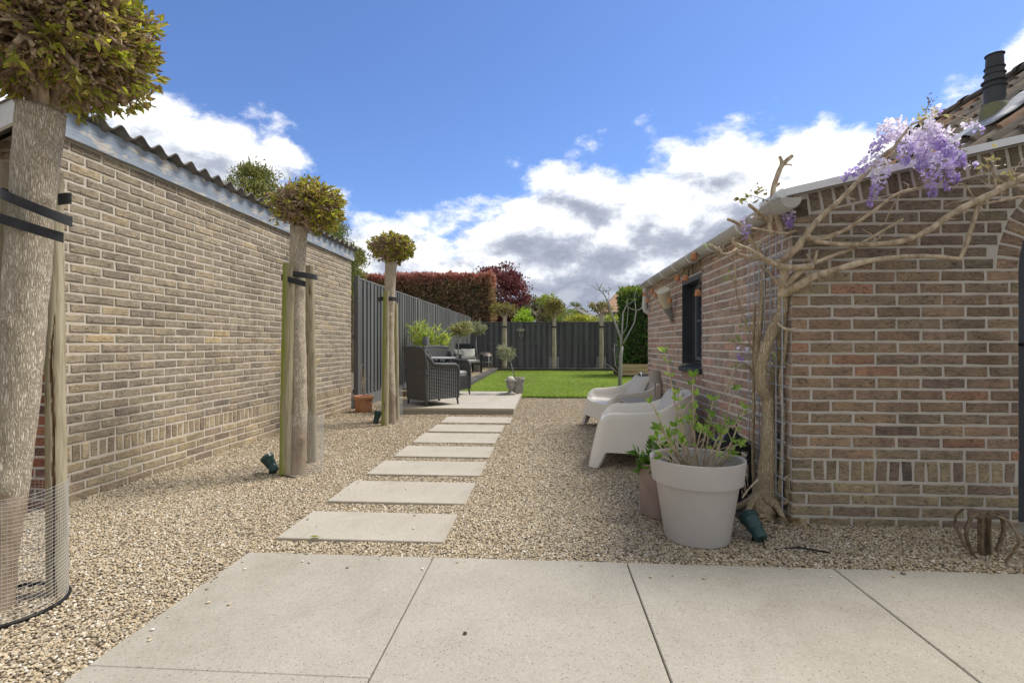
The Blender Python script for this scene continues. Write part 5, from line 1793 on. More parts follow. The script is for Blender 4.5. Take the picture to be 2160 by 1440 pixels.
hedge('laurel_hedge', 'dark glossy laurel hedge standing in the timber planter', 'hedge', 2.44, 4.6, 15.6, 16.9, .38, 2.72, 9000, .12,
      [(.045, .095, .022), (.08, .15, .035), (.13, .20, .05), (.05, .11, .025)], [(.18, .26, .045), (.28, .34, .06), (.10, .17, .035)], 82, .45, lump=.10, top_band=.25)
# timber planter under the laurel
t = thing('timber_planter', 'pale timber planter box under the laurel hedge', 'planter', (3.4, 16.2, 0))
for i in range(3):
    m = MB(); m.rbox(2.27, 4.7, 15.44, 15.49, .06 + i * .115, .168 + i * .115, .004); m.build('plank', MT['planter'], t)
m = MB(); m.box(2.28, 4.69, 15.49, 17.0, .0, .37); m.build('soil', MT['soil'], t)
for x in (2.24, 3.5):
    m = MB(); m.rbox(x, x + .06, 15.42, 15.50, 0, .41, .004); m.build('corner_post', MT['planter'], t)

def clump_tree(name, label, base, cc, rad, nclump, nl, lsz, pal, seed, width=.5, trunk_r=.14, spread=.30, group=None, limbs=14, up=.3, cone=False, trunkmat='bark_low', droop=0.0):
    r = random.Random(seed); q = np.random.default_rng(seed)
    base, cc, rad = Vector(base), Vector(cc), Vector(rad)
    t = thing(name, label, 'tree', base, group)
    m = MB(); top = Vector((cc.x, cc.y, cc.z + rad.z * (.7 if cone else .0)))
    m.tube([base.lerp(top, i / 8) for i in range(9)], [trunk_r * (1 - .75 * i / 8) for i in range(9)], 10, rough=.1, rscale=4)
    m.build('trunk', MT[trunkmat], t, smooth=True)
    m = MB(); pos, dirs, cols = [], [], []
    for i in range(nclump):
        while True:
            d = Vector((r.uniform(-1, 1), r.uniform(-1, 1), r.uniform(-1, 1)))
            if .25 < d.length < 1: break
        d = d.normalized() * (d.length ** .55)
        if cone:
            w = .22 + .78 * (1 - (d.z + 1) / 2) ** .8
            d.x *= w * 1.15; d.y *= w * 1.15
        c = cc + Vector((d.x * rad.x, d.y * rad.y, d.z * rad.z))
        ax = Vector((cc.x, cc.y, c.z - (.25 if cone else .6) * abs(d.x) * rad.x))
        if i < limbs * 3: m.tube([ax, ax.lerp(c, .5) + Vector((0, 0, .05)), c], [trunk_r * .3, trunk_r * .16, trunk_r * .05], 5)
        s = spread * r.uniform(.6, 1.25)
        tone = r.uniform(.65, 1.35)
        out = (c - cc).normalized()
        n = int(nl * r.uniform(.6, 1.3))
        p = q.normal(size=(n, 3)) * np.array([s, s, s * (.55 if not droop else .45)]) * .6 + np.array(c)
        if droop: p[:, 2] -= droop * np.hypot(p[:, 0] - c.x, p[:, 1] - c.y)
        pos.append(p); dirs.append(q.normal(size=(n, 3)) * .8 + np.array(out) * .7 + np.array([0, 0, up])); cols.append(ramp_cols(n, pal, q, .18) * tone)
    m.build('limbs', MT['twig'], t)
    m = MB(); P = np.concatenate(pos)
    leaves(m, P, np.concatenate(dirs), lsz * (.6 + .7 * q.random(len(P))), width, np.clip(np.concatenate(cols), .004, 1), T_SIMPLE, 0, q)
    m.build('crown', MT['leaf_far'], t)
    return t
PLUM = [(.09, .035, .040), (.19, .065, .068), (.28, .11, .105), (.16, .085, .08)]
c = at(1052, 628, 26); clump_tree('plum_tree', 'purple-leaved plum tree rising behind the rear fence corner', (c.x, c.y, 0), (c.x, c.y, c.z - .1), (1.30, 1.3, 1.75), 130, 95, .15, PLUM, 91, .55, .14, .36)
CON = [(.13, .145, .045), (.22, .23, .065), (.34, .33, .11), (.16, .18, .06)]
BGC = 'conifers behind the brick shed'
for (px, yt, yb, t_, rx, seed, lab, pal) in ((538, 325, 640, 15.5, 1.45, 92, 'wide olive-green conifer behind the shed, left of the middle clipped tree', CON),
                                        (650, 380, 660, 16.5, 1.55, 93, 'darker green conifer behind the shed, hidden partly by the middle clipped tree', [(.10, .15, .045), (.17, .22, .065), (.27, .29, .10)]),
                                        (700, 440, 660, 17.5, 1.0, 94, 'low conifer behind the shed, right of the middle clipped tree', CON[:3]),
                                        (460, 395, 600, 17.0, .55, 95, 'slim conifer tip farthest left behind the shed roof', CON)):
    ct, cb = at(px, yt, t_), at(px, yb, t_)
    cc = (ct + cb) / 2
    clump_tree('conifer', lab, (cc.x, cc.y, 0), cc, (rx, rx, (ct.z - cb.z) / 2), 170 if rx > 1 else 80, 95, .115, pal, seed, .30, .16, .34, BGC, 16, .25, True, droop=.35)
# low greenery above the rear fence
GB = 'shrubs showing above the rear fence'
SH = [((1132, 664), 24, (.9, .7, .55), [(.05, .05, .025), (.10, .07, .05), (.07, .10, .03)], 'dark mixed shrub with pinkish flowers beyond the rear fence', .10, 101),
      ((1160, 652), 25, (.55, .5, .75), [(.10, .14, .03), (.20, .25, .05), (.30, .34, .08)], 'taller lime-green shrub behind the middle pollard', .10, 102),
      ((1190, 672), 24, (.70, .6, .40), [(.07, .12, .025), (.14, .20, .04), (.35, .36, .12)], 'pale variegated shrub below the white gable', .10, 103),
      ((1228, 678), 23, (.75, .5, .22), [(.25, .26, .05), (.38, .38, .08), (.20, .24, .05)], 'yellow-green shrub right of the white gable', .09, 104),
      ((1104, 672), 22.6, (.30, .3, .36), [(.18, .28, .03), (.30, .40, .06)], 'small bright lime bush peeping over the fence', .09, 105),
      ((1293, 677), 24, (.40, .4, .22), [(.16, .22, .05), (.36, .36, .10)], 'pale yellow-green bush below the brown-roofed house', .09, 106),
      ((1196, 660), 36, (1.5, 1.0, .7), [(.08, .10, .04), (.15, .16, .07)], 'distant dark tree behind the white gable', .16, 107),
      ((1135, 648), 33, (1.3, 1.0, .8), [(.06, .07, .03), (.12, .12, .05)], 'distant dull tree left of the white gable', .16, 108),
      ((745, 566), 19, (.32, .4, .75), CON, 'conifer branch tip showing past the far end of the shed', .11, 109)]
SH = [(p, t_, rad, [tuple(min(.6, 1.45 * x) for x in c_) for c_ in pal] if pal is not CON else pal, lab, ls, seed) for (p, t_, rad, pal, lab, ls, seed) in SH]
for (p, t_, rad, pal, lab, ls, seed) in SH:
    c = at(p[0], p[1], t_)
    clump_tree('shrub', lab, (c.x, c.y, 0), c, rad, 34, 80, ls, pal, seed, .5, .06, .22, GB, 6)

# houses beyond
t = thing('house', 'small far house with white gable boards behind the shrubs', 'house', at(1217, 700, 30) * 1.0)
pk, pl, pr = at(1216, 650, 30), at(1188, 671, 30), at(1248, 668, 30)
m = MB(); m.prism([pk, pl, Vector((pl.x, pl.y, 0)), Vector((pr.x, pr.y, 0)), pr], (0, 6, 0)); m.build('wall', MT['render'], t)
for a, b_ in ((pk, pl), (pk, pr)):
    m = MB(); e = (b_ - a) * 1.12
    m.prism([a + Vector((0, -.25, .06)), a + e + Vector((0, -.25, .06)), a + e + Vector((0, -.25, -.12)), a + Vector((0, -.25, -.12))], (0, .05, 0)); m.build('barge_board', MT['white'], t)
    m = MB(); m.prism([a + Vector((0, -.2, .10)), a + e + Vector((0, -.2, .10)), a + e + Vector((0, -.2, .05)), a + Vector((0, -.2, .05))], (0, 6.3, 0)); m.build('roof', MT['farroof'], t)
t = thing('house', 'far house with brown tiled hip roof left of the laurel hedge', 'house', (9.0, 44, 0))
e0, e1 = at(1268, 657, 44), at(1420, 657, 44)
zt = at(1340, 602, 46).z
rd0, rd1 = Vector((e0.x + 2.3, 47.5, zt)), Vector((e1.x, 47.5, zt))
m = MB(); m.add([Vector((e0.x, e0.y, e0.z)), Vector((e1.x, e0.y, e0.z)), rd1, rd0, Vector((e0.x, 51, e0.z))], [(0, 1, 2, 3), (4, 0, 3)]); m.build('roof', MT['farroof'], t)
m = MB(); m.box(e0.x + .25, e1.x, e0.y + .35, 51, 0, e0.z - .0); m.build('wall', MT['render'], t)
m = MB(); m.box(e0.x, e1.x, e0.y - .05, e0.y + .34, e0.z - .22, e0.z - .02); m.build('eave_board', mat('brown eave', (.16, .12, .10), None, .7), t)
m = MB(); wx = at(1305, 670, 44).x; m.box(wx - .5, wx + .7, e0.y + .30, e0.y + .34, e0.z - 1.5, e0.z - .4); m.build('window', MT['glass'], t)
t = thing('garden_wall', 'pale low outbuilding wall seen over the rear fence', 'wall', (4.0, 28, 0))
a, b_ = at(1246, 667, 28), at(1300, 667, 28)
m = MB(); m.box(a.x, b_.x, 28, 31, 0, a.z); m.build('wall', MT['pvc'], t)

# bird feeder hanging on the rear fence
c = at(1099, 696, 19.45)
t = thing('wind_chime', 'mossy hanging bird feeder with dangling tubes on the rear fence', 'feeder', c)
lf = MB(); pos = [(c.x + rng.gauss(0, .08), 19.45 + rng.gauss(0, .05), c.z + rng.gauss(0, .03)) for _ in range(160)]
leaves(lf, pos, nr.normal(size=(160, 3)), .05, .4, ramp_cols(160, [(.30, .30, .20), (.42, .42, .32), (.22, .24, .14)]), T_SIMPLE); lf.build('moss_roof', MT['leaf_far'], t)
m = MB(); m.rbox(c.x - .09, c.x + .09, 19.40, 19.50, c.z - .06, c.z + .0, .005); m.build('tray', MT['greywood'], t)
for dx in (-.07, 0, .07):
    m = MB(); m.tube([(c.x + dx, 19.45, c.z - .04), (c.x + dx, 19.45, c.z - .32 + abs(dx))], .014, 6); m.build('tube', MT['greywood'], t)
m = MB(); m.tube([(c.x, 19.45, c.z), (c.x, 19.45, c.z + .30)], .006, 5); m.build('cord', MT['greywood'], t)

# ------------------------------------------------------------------ plastic tub chairs (model space: faces +x)
def tub_chair(name, label):
    t = thing(name, label, 'armchair', (0, 0, 0), 'taupe plastic tub chairs')
    a, b = .375, .365
    # plan outline
    N = 168
    def corner(cx, cy, r, a0, a1, n):
        return [(cx + r * math.cos(a0 + (a1 - a0) * i / n), cy + r * math.sin(a0 + (a1 - a0) * i / n)) for i in range(n)]
    rf, rb = .07, .25
    raw = corner(a - rf, b - rf, rf, 0, math.pi / 2, 16) + corner(-a + rb, b - rb, rb, math.pi / 2, math.pi, 26) + corner(-a + rb, -b + rb, rb, math.pi, 1.5 * math.pi, 26) + corner(a - rf, -b + rf, rf, 1.5 * math.pi, 2 * math.pi, 16)
    raw.append(raw[0])
    seg = [math.dist(raw[i], raw[i + 1]) for i in range(len(raw) - 1)]
    tot = sum(seg); loop = []
    for k in range(N):
        d = tot * k / N; i = 0
        while d > seg[i]: d -= seg[i]; i += 1
        f = d / seg[i]; loop.append((raw[i][0] + f * (raw[i + 1][0] - raw[i][0]), raw[i][1] + f * (raw[i + 1][1] - raw[i][1])))
    sm = lambda x: max(0, min(1, x)) ** 2 * (3 - 2 * max(0, min(1, x)))
    def H(x, y):
        h = .455 + .03 * sm((-x + .2) / .4)
        h += .13 * sm((-x - .05) / .33)
        if x > .255: h = min(h, .335 + math.sqrt(max(0, .12 ** 2 - (x - .255) ** 2)))
        if x > .36: h = .322 + (h - .322) * sm((abs(y) - .16) / .13)
        return h
    lift = 1.0
    def splay(x, y, z):
        s = 1 + .055 * (1 - z / .45)
        fx = .07 * (1 - z / .45) * sm((x + .05) / .4)
        return Vector((x * s + fx, y * s, z))
    def zb(x, y):
        z = .135
        for cx, cy in ((.355, .345), (.355, -.345), (-.30, .27), (-.30, -.27)):
            d = math.hypot(x - cx, y - cy)
            z = min(z, .135 * sm((d - .055) / .035) if d > .055 else 0)
        return z
    m = MB()
    rows = []
    for k in range(9):
        f = k / 8
        rows += [splay(x, y, zb(x, y) + (H(x, y) - zb(x, y)) * f) for x, y in loop]
    # rim roll, then inside bowl
    C = (.06, 0)
    prof = [(.985, 1.0, .012), (.965, 1.0, .016), (.94, 1.0, .012), (.925, .97, 0), (.91, .9, 0), (.89, .76, 0), (.87, .56, 0), (.84, .34, 0), (.80, .18, 0), (.74, .08, 0), (.64, .03, 0), (.48, 0, 0), (.3, 0, 0), (.02, 0, 0)]
    for (k, w, up) in prof:
        for x, y in loop:
            h = H(x, y)
            seat = .325 - .05 * sm((.38 - x) / .6)
            front = x > .30 and abs(y) < .2
            px, py = C[0] + (x - C[0]) * k, C[1] + (y - C[1]) * k
            sz = .325 - .055 * sm((.34 - px) / .55)
            rows.append(Vector((px + (.012 if front else 0) * k, py, sz + (h - sz) * w + up * (1 if h > .36 else .4))))
    m.grid(rows, N, 9 + len(prof), closeu=True)
    # inner lining so that legs and skirt have thickness
    rows = []
    for k in range(3):
        f = k / 2
        for x, y in loop:
            p = splay(x, y, zb(x, y) + (.26 - zb(x, y)) * f)
            rows.append(Vector((p.x * .955, p.y * .95, p.z)))
    m.grid(rows, N, 3, closeu=True)
    low = [splay(x, y, zb(x, y)) for x, y in loop]
    m.grid(low + [Vector((p.x * .955, p.y * .95, p.z)) for p in low], N, 2, closeu=True)
    m.build('shell', MT['plastic'], t, smooth=True, angle=50)
    return t
tc1 = tub_chair('tub_chair', 'taupe plastic tub chair nearer the camera, seen from its side')
tc2 = copy_tree(tc1)
tc1.scale = tc2.scale = (1, 1, .94)
tc1.location = (.865, 4.38, .008); tc1.rotation_euler = (0, 0, R(170))
tc2['label'] = 'taupe plastic tub chair farther back, its open seat and cushion showing'
tc2.location = (.985, 6.12, .008); tc2.rotation_euler = (0, 0, R(196))
Mp = Matrix.Translation((1.08, 4.45, .47)) @ Matrix.Rotation(R(180), 4, 'Z') @ Matrix.Rotation(R(-24), 4, 'Y')
pillow('cushion', 'light linen cushion in the nearer tub chair', Mp, .42, .30, .13, 'cushion', 'cushions on the garden chairs')
Mp = Matrix.Translation((1.10, 6.12, .47)) @ Matrix.Rotation(R(190), 4, 'Z') @ Matrix.Rotation(R(-26), 4, 'Y')
pillow('cushion', 'light linen cushion leaning in the farther tub chair', Mp, .48, .34, .14, 'cushion', 'cushions on the garden chairs')
# side table between them
c = Vector((1.0, 5.20, 0)); w_ = .21
t = thing('side_table', 'low taupe side table between the two tub chairs', 'table', c)
m = MB(); m.rbox(c.x - w_, c.x + w_, c.y - w_, c.y + w_, .405, .43, .006); m.build('table_top', MT['shade'], t)
for sx in (-1, 1):
    for sy in (-1, 1):
        m = MB(); m.rbox(c.x + sx * (w_ - .025) - .018, c.x + sx * (w_ - .025) + .018, c.y + sy * (w_ - .025) - .018, c.y + sy * (w_ - .025) + .018, 0, .404, .004); m.build('leg', MT['shade'], t)
m = MB()
for s in (-1, 1):
    m.rbox(c.x - w_ + .05, c.x + w_ - .05, c.y + s * (w_ - .025) - .008, c.y + s * (w_ - .025) + .008, .34, .402, .003); m.rbox(c.x + s * (w_ - .025) - .008, c.x + s * (w_ - .025) + .008, c.y - w_ + .05, c.y + w_ - .05, .34, .402, .003)
m.build('apron', MT['shade'], t)
p = at(1382, 846, 5.2); table_lamp('taupe-shaded table lamp on the low side table', (p.x, p.y, .43), .30, .068, 'shade', 'shade')

# dark bin at the end of the outbuilding
c = ground(1363, 828); c = Vector((c.x + .03, c.y, .012))
t = thing('garden_bin', 'dark grey bin with chrome handles at the lawn edge', 'bin', c)
m = MB(); m.rbox(c.x - .17, c.x + .17, c.y - .14, c.y + .14, .03, .36, .03); m.build('body', MT['anthra'], t, bevel=.01)
m = MB(); m.rbox(c.x - .18, c.x + .18, c.y - .15, c.y + .15, .36, .39, .012); m.build('lid', MT['black'], t)
for s in (-1, 1):
    m = MB(); m.tube([(c.x + s * .16, c.y - .16, .05), (c.x + s * .16, c.y - .17, .10), (c.x + s * .16, c.y - .17, .36), (c.x + s * .16, c.y - .12, .42), (c.x + s * .16, c.y + .06, .42)], .010, 8); m.build('handle', MT['metal'], t, smooth=True)

# clay bells on cords below the gutter
BELLS = [(1464, 540, 14, 'clay bell hanging just under the gutter, above the window'), (1429, 586, 11.5, 'clay bell left of the window head, next to its twin'), (1446, 586, 12.5, 'clay bell at the upper corner of the window'),
         (1472, 617, 13.5, 'clay bell hanging before the window pane'), (1375, 614, 9, 'clay bell below the gutter near the downpipe'), (1383, 622, 9, 'clay bell right beside the cone-shaped ornament top'),
         (1359.5, 620, 8, 'clay bell hanging before the downpipe'), (1366, 633, 8, 'clay bell lowest by the downpipe bend'), (1413, 632.5, 10.5, 'clay bell right of the cone-shaped ornament'), (1397, 644, 9.5, 'clay bell below left of the cone-shaped ornament')]
for (px, py, wpx, lab) in BELLS:
    p = at_x(px, py, 1.22)
    wd = wpx * (p - Vector((0, 0, 1))).length / FPX
    t = thing('clay_bell', lab, 'bell', p, 'terracotta bells strung under the gutter')
    m = MB(); m.lathe([(.0, .52), (.16, .52), (.36, .42), (.44, .22), (.46, -.05), (.47, -.30), (.53, -.36), (.53, -.50), (.46, -.50), (.40, -.2), (.0, .3)], p, 20, M=Matrix.Scale(wd * .95, 4)); m.build('bell', MT['terra_bell'], t, smooth=True, angle=40)
    m = MB(); m.tube([p + Vector((0, 0, wd * .45)), Vector(((p.x + GXc) / 2, p.y + .01, (p.z + GZc) / 2)), Vector((GXc + .0, p.y, GZc - .03))], .0022, 5); m.build('cord', MT['twine'], t)

# cone ornament on the wall
t = thing('wall_cone', 'cream and grey cone-shaped bird house fixed to the outbuilding wall', 'ornament', (1.28, 5.45, 1.4))
a = at_x(1398, 612, 1.20); b = at_x(1417, 678, 1.335); mid = a.lerp(b, .50)
ax = (b - a).normalized(); L0 = (b - a).length
Mc = Matrix.Translation(a) @ ax.to_track_quat('Z', 'Y').to_matrix().to_4x4()
m = MB(); m.lathe([(.0, .015), (.062, .01), (.070, .0), (.066, .02), (.050, L0 * .52)], n=24, M=Mc); m.build('cream_cone', MT['cream'], t, smooth=True, angle=40)
m = MB(); m.lathe([(.052, L0 * .50), (.050, L0 * .55), (.012, L0), (.0, L0)], n=24, M=Mc); m.build('wood_cone', MT['greywood'], t, smooth=True, angle=40)

# ------------------------------------------------------------------ big pot with hydrangea and things behind it
c = Vector((.783, 2.66, .0))
t = thing('plant_pot', 'large pale grey tapered pot with a broad rim, nearest on the right', 'plant pot', c, 'plant pots')
m = MB(); m.lathe([(.0, 0), (.150, 0), (.160, .008), (.203, .285), (.207, .30), (.224, .302), (.236, .408), (.235, .418), (.228, .420), (.218, .412), (.200, .31), (.17, .26), (.0, .26)], c, 64); m.build('pot', MT['potgrey'], t, smooth=True, angle=35)
m = MB(); m.lathe([(.0, .322), (.1, .318), (.205, .312)], c, 32); m.build('soil', MT['soil'], t, smooth=True)
pot_c = c
t = thing('hydrangea', 'budding hydrangea with fresh green leaves in the large pale pot', 'shrub', c + Vector((0, 0, .32)))
r = random.Random(111)
ST = MB(); lf = MB(); pos, dirs, sz = [], [], []
base_c = c + Vector((0, .0, .31))
def hstem(pts, r0, r1):
    ST.tube(pts, [r0 + (r1 - r0) * i / (len(pts) - 1) for i in range(len(pts))], 6, rough=.12, rscale=60)
def tuft(p, d, n, s):
    d = Vector(d).normalized()
    for k in range(n):
        a_ = 2 * math.pi * k / n + r.uniform(-.4, .4)
        ref = d.cross(Vector((.3, .8, .2))).normalized(); o_ = d.cross(ref)
        v = (ref * math.cos(a_) + o_ * math.sin(a_)) * r.uniform(.35, .9) + d * r.uniform(.4, 1.0)
        pos.append(tuple(p)); dirs.append(tuple(v)); sz.append(s * r.uniform(.55, 1.1))
TIPS = [((1402, 742), 2.62, .5), ((1430, 830), 2.55, .3), ((1374, 848), 2.52, .45), ((1392, 905), 2.5, .3), ((1385, 925), 2.5, .2), ((1412, 925), 2.58, .2), ((1455, 885), 2.6, .25), ((1500, 880), 2.7, .2), ((1548, 822), 2.75, .35),
        ((1572, 862), 2.72, .25), ((1535, 895), 2.65, .2), ((1520, 915), 2.5, .2), ((1480, 905), 2.5, .2), ((1460, 795), 2.7, .3), ((1395, 962), 2.46, .1), ((1440, 930), 2.48, .15), ((1560, 935), 2.6, .15), ((1425, 900), 2.72, .2), ((1505, 845), 2.72, .3), ((1545, 955), 2.55, .1)]
for i, ((px, py), dpt, bow) in enumerate(TIPS):
    e = at(px, py, dpt)
    b_ = base_c + Vector((r.gauss(0, .025), r.gauss(0, .025), 0))
    out = Vector((e.x - b_.x, e.y - b_.y, 0))
    mid = b_.lerp(e, .45) + out * .18 + Vector((0, 0, .02))
    m2 = b_.lerp(e, .75) + out * .08 + Vector((0, 0, .02))
    pts = [b_ - Vector((0, 0, .03)), mid, m2, e]
    hstem(pts, .0055, .0028)
    tuft(e, e - m2, 5, .052)
    for f in (.62, .78, .9):
        if r.random() < .75:
            p = mid.lerp(m2, (f - .5) / .25) if f < .75 else m2.lerp(e, (f - .75) / .25)
            tuft(p, (e - m2) + Vector((r.gauss(0, .03), r.gauss(0, .03), .02)), r.choice((2, 2, 3)), .042)
    if r.random() < .7:
        p = mid; e2 = p + Vector((r.gauss(0, .07), r.gauss(0, .06), r.uniform(.04, .12))); hstem([p, p.lerp(e2, .5) + Vector((.01, 0, .01)), e2], .003, .002); tuft(e2, e2 - p, 4, .042)
for k in range(34):
    a_ = r.uniform(0, 6.28); rr = r.uniform(.02, .19)
    p0 = pot_c + Vector((rr * .5 * math.cos(a_), rr * .5 * math.sin(a_), .30)); p1 = pot_c + Vector((rr * 1.25 * math.cos(a_), rr * 1.25 * math.sin(a_), .38 + r.uniform(0, .10)))
    hstem([p0, p0.lerp(p1, .5) + Vector((r.gauss(0, .015), r.gauss(0, .015), .02)), p1], .0026, .0016)
ST.build('stems', MT['vine_twig'], t)
leaves(lf, pos, dirs, np.array(sz), .46, ramp_cols(len(pos), [(.14, .25, .035), (.20, .33, .05), (.28, .42, .075), (.33, .44, .11)], np.random.default_rng(4)), T_FULL)
lf.build('foliage', MT['leaf'], t)

c = Vector((.70, 3.02, .0))
t = thing('plant_pot', 'brown-mauve pot half hidden behind the large pale pot', 'plant pot', c, 'plant pots')
m = MB(); m.lathe([(.0, 0), (.125, 0), (.135, .01), (.15, .30), (.152, .31), (.142, .31), (.13, .26), (.0, .26)], c, 40); m.build('pot', MT['potbrown'], t, smooth=True, angle=40)
t = thing('leafy_plant', 'dense dark green leafy plant in the brown-mauve pot', 'plant', c + Vector((0, 0, .27)))
lf = MB(); pos, dirs = [], []
ST = MB()
for i in range(26):
    d = Vector((r.gauss(0, .7), r.gauss(0, .7), r.uniform(.5, 1.2))).normalized(); L = r.uniform(.08, .20)
    p0 = c + Vector((d.x * .06, d.y * .06, .25)); e = p0 + d * L
    ST.tube([p0, e], [.003, .002], 5)
    for k in range(12):
        pos.append(tuple(p0.lerp(e, r.uniform(.3, 1)))); dirs.append((d.x + r.gauss(0, .7), d.y + r.gauss(0, .7), d.z * .5 + r.gauss(0, .5)))
ST.build('stems', MT['vine_twig'], t)
leaves(lf, pos, dirs, .05 + .03 * nr.random(len(pos)), .45, ramp_cols(len(pos), [(.06, .13, .02), (.10, .20, .03), (.16, .27, .04)]), T_FULL); lf.build('foliage', MT['leaf'], t)

# black lantern between the pot and the wall
c = Vector((1.17, 3.26, .01)); a = .085; h = .36
t = thing('lantern', 'black metal lantern behind the large pot by the wall', 'lantern', c)
m = MB()
for sx in (-1, 1):
    for sy in (-1, 1):
        m.rbox(c.x + sx * a - .009, c.x + sx * a + .009, c.y + sy * a - .009, c.y + sy * a + .009, .01, h, .002)
for z in (.01, h - .015):
    m.box(c.x - a - .011, c.x + a + .011, c.y - a - .011, c.y + a + .011, z, z + .02)
for s in (-1, 1):
    for (p, q) in (((c.x - a, c.y + s * a, .03), (c.x + a, c.y + s * a, h - .02)), ((c.x + a, c.y + s * a, .03), (c.x - a, c.y + s * a, h - .02)), ((c.x + s * a, c.y - a, .03), (c.x + s * a, c.y + a, h - .02)), ((c.x + s * a, c.y + a, .03), (c.x + s * a, c.y - a, h - .02))):
        m.tube([p, q], .005, 6)
m.build('frame', MT['black'], t)
m = MB(); P = [c + Vector((sx * w, sy * w, z)) for (w, z) in ((a + .012, h + .005), (.03, h + .075), (.03, h + .10)) for sx, sy in ((-1, -1), (1, -1), (1, 1), (-1, 1))]
m.grid(P, 4, 3, closeu=True); m.add(P[-4:], [(0, 1, 2, 3)]); m.build('lantern_roof', MT['black'], t)
m = MB(); m.tube([c + Vector((.04 * math.cos(q), 0, h + .10 + .05 * math.sin(q))) for q in [math.pi * i / 10 for i in range(11)]], .004, 6); m.build('ring_handle', MT['black'], t)
m = MB(); m.lathe([(.0, .03), (.035, .03), (.035, .16), (.0, .16)], c, 18); m.build('candle', MT['cream'], t, smooth=True, angle=40)
p = ground(1566, 1082)
m = MB(); m.rbox(p.x - .13, p.x + .10, p.y - .10, p.y + .12, -.01, .024, .004)
props(m.build('slate_tile', MT['slate'], loc=(p.x, p.y, 0)), 'dark slate tile lying by the wisteria foot', 'slate')

# ------------------------------------------------------------------ wire trellis on the outbuilding corner
t = thing('wire_trellis', 'galvanised wire mesh trellis on the outbuilding corner', 'trellis', (1.30, 3.08, 0))
TX = 1.305
m = MB()
for i in range(7):
    y = 2.865 + i * .075
    m.tube([(TX, y, -.03), (TX, y, 1.62)], .0034, 6)
for i in range(16):
    z = .06 + i * .102
    m.tube([(TX - .006, 2.82, z), (TX - .006, 3.335, z)], .0034, 6)
m.build('wire_mesh', MT['metal'], t)

# ------------------------------------------------------------------ wisteria
b = ground(1606, 1092)
wis = thing('wisteria', 'old wisteria with twisting bare branches and lilac flowers on the corner', 'climber', (b.x, b.y, 0))
def vine(name, sets, mt, n=10, rough=.14, rs=22):
    for pts, r0, r1 in sets:
        m = MB()
        P = [at(*p) for p in pts]
        Q = []
        k = len(P)
        for i in range(k - 1):                         # smooth the polyline
            p0, p1, p2, p3 = P[max(i - 1, 0)], P[i], P[i + 1], P[min(i + 2, k - 1)]
            for s in range(6):
                f = s / 6
                Q.append(.5 * ((2 * p1) + (p2 - p0) * f + (2 * p0 - 5 * p1 + 4 * p2 - p3) * f * f + (3 * p1 - p0 - 3 * p2 + p3) * f ** 3))
        Q.append(P[-1])
        kk = len(Q)
        nz = [1 + .16 * mnoise.noise(Vector((i * .55, r0 * 900, pts[0][0]))) for i in range(kk)]
        m.tube(Q, [(r0 + (r1 - r0) * i / (kk - 1)) * nz[i] for i in range(kk)], n, rough=rough, rscale=rs)
        m.build(name, MT[mt], wis, smooth=True)
vine('trunk', [([(1605, 1100, 2.90), (1608, 1070, 2.90), (1613, 1040, 2.90), (1619, 985, 2.90), (1622, 920, 2.90), (1622, 870, 2.90), (1620, 835, 2.90)], .066, .034),
               ([(1604, 1104, 2.88), (1607, 1082, 2.88), (1610, 1060, 2.89), (1612, 1045, 2.9)], .092, .050)], 'vine', 20, .22, 14)
vine('trunk', [([(1620, 845, 2.9), (1606, 815, 2.88), (1605, 780, 2.86), (1615, 735, 2.84), (1630, 695, 2.82), (1648, 660, 2.80), (1651, 630, 2.80), (1650, 615, 2.80)], .030, .027),
               ([(1621, 842, 2.9), (1631, 805, 2.92), (1640, 770, 2.88), (1643, 740, 2.86), (1650, 700, 2.83), (1654, 660, 2.80)], .026, .018),
               ([(1600, 800, 2.95), (1596, 745, 2.98), (1602, 690, 3.0), (1609, 620, 3.02), (1612, 560, 3.02)], .018, .013)], 'vine', 14, .16, 24)
vine('branch', [([(1650, 622, 2.79), (1672, 609, 2.71), (1700, 594, 2.67), (1716, 583, 2.65), (1760, 570, 2.62), (1820, 553, 2.60), (1880, 544, 2.58), (1950, 540, 2.56), (2024, 546, 2.54)], .026, .009),
                ([(2024, 548, 2.54), (2030, 535, 2.54), (2042, 505, 2.54), (2050, 478, 2.54), (2060, 445, 2.54), (2068, 420, 2.54)], .0095, .012)], 'vine_twig')
vine('branch', [([(1650, 625, 2.79), (1653, 600, 2.76), (1655, 572, 2.74), (1656, 548, 2.72), (1670, 532, 2.69), (1684, 520, 2.67), (1694, 503, 2.66), (1708, 497, 2.65)], .024, .017),
                ([(1694, 505, 2.66), (1708, 485, 2.65), (1735, 455, 2.64), (1774, 420, 2.62), (1820, 372, 2.60), (1855, 335, 2.58), (1885, 312, 2.56)], .015, .010),
                ([(1700, 500, 2.655), (1716, 503, 2.65), (1740, 503, 2.66), (1780, 486, 2.64), (1810, 468, 2.62), (1850, 440, 2.60), (1895, 408, 2.58), (1948, 395, 2.56)], .013, .006)], 'vine_twig')
vine('branch', [([(1716, 507, 2.655), (1740, 512, 2.65), (1790, 516, 2.635), (1850, 515, 2.62), (1905, 508, 2.60), (1955, 488, 2.58), (2010, 450, 2.56), (2049, 430, 2.54), (2090, 410, 2.53), (2130, 388, 2.52), (2175, 368, 2.50)], .011, .019),
                ([(2049, 432, 2.55), (2085, 428, 2.54), (2130, 420, 2.53), (2170, 413, 2.52)], .007, .006)], 'vine_twig')
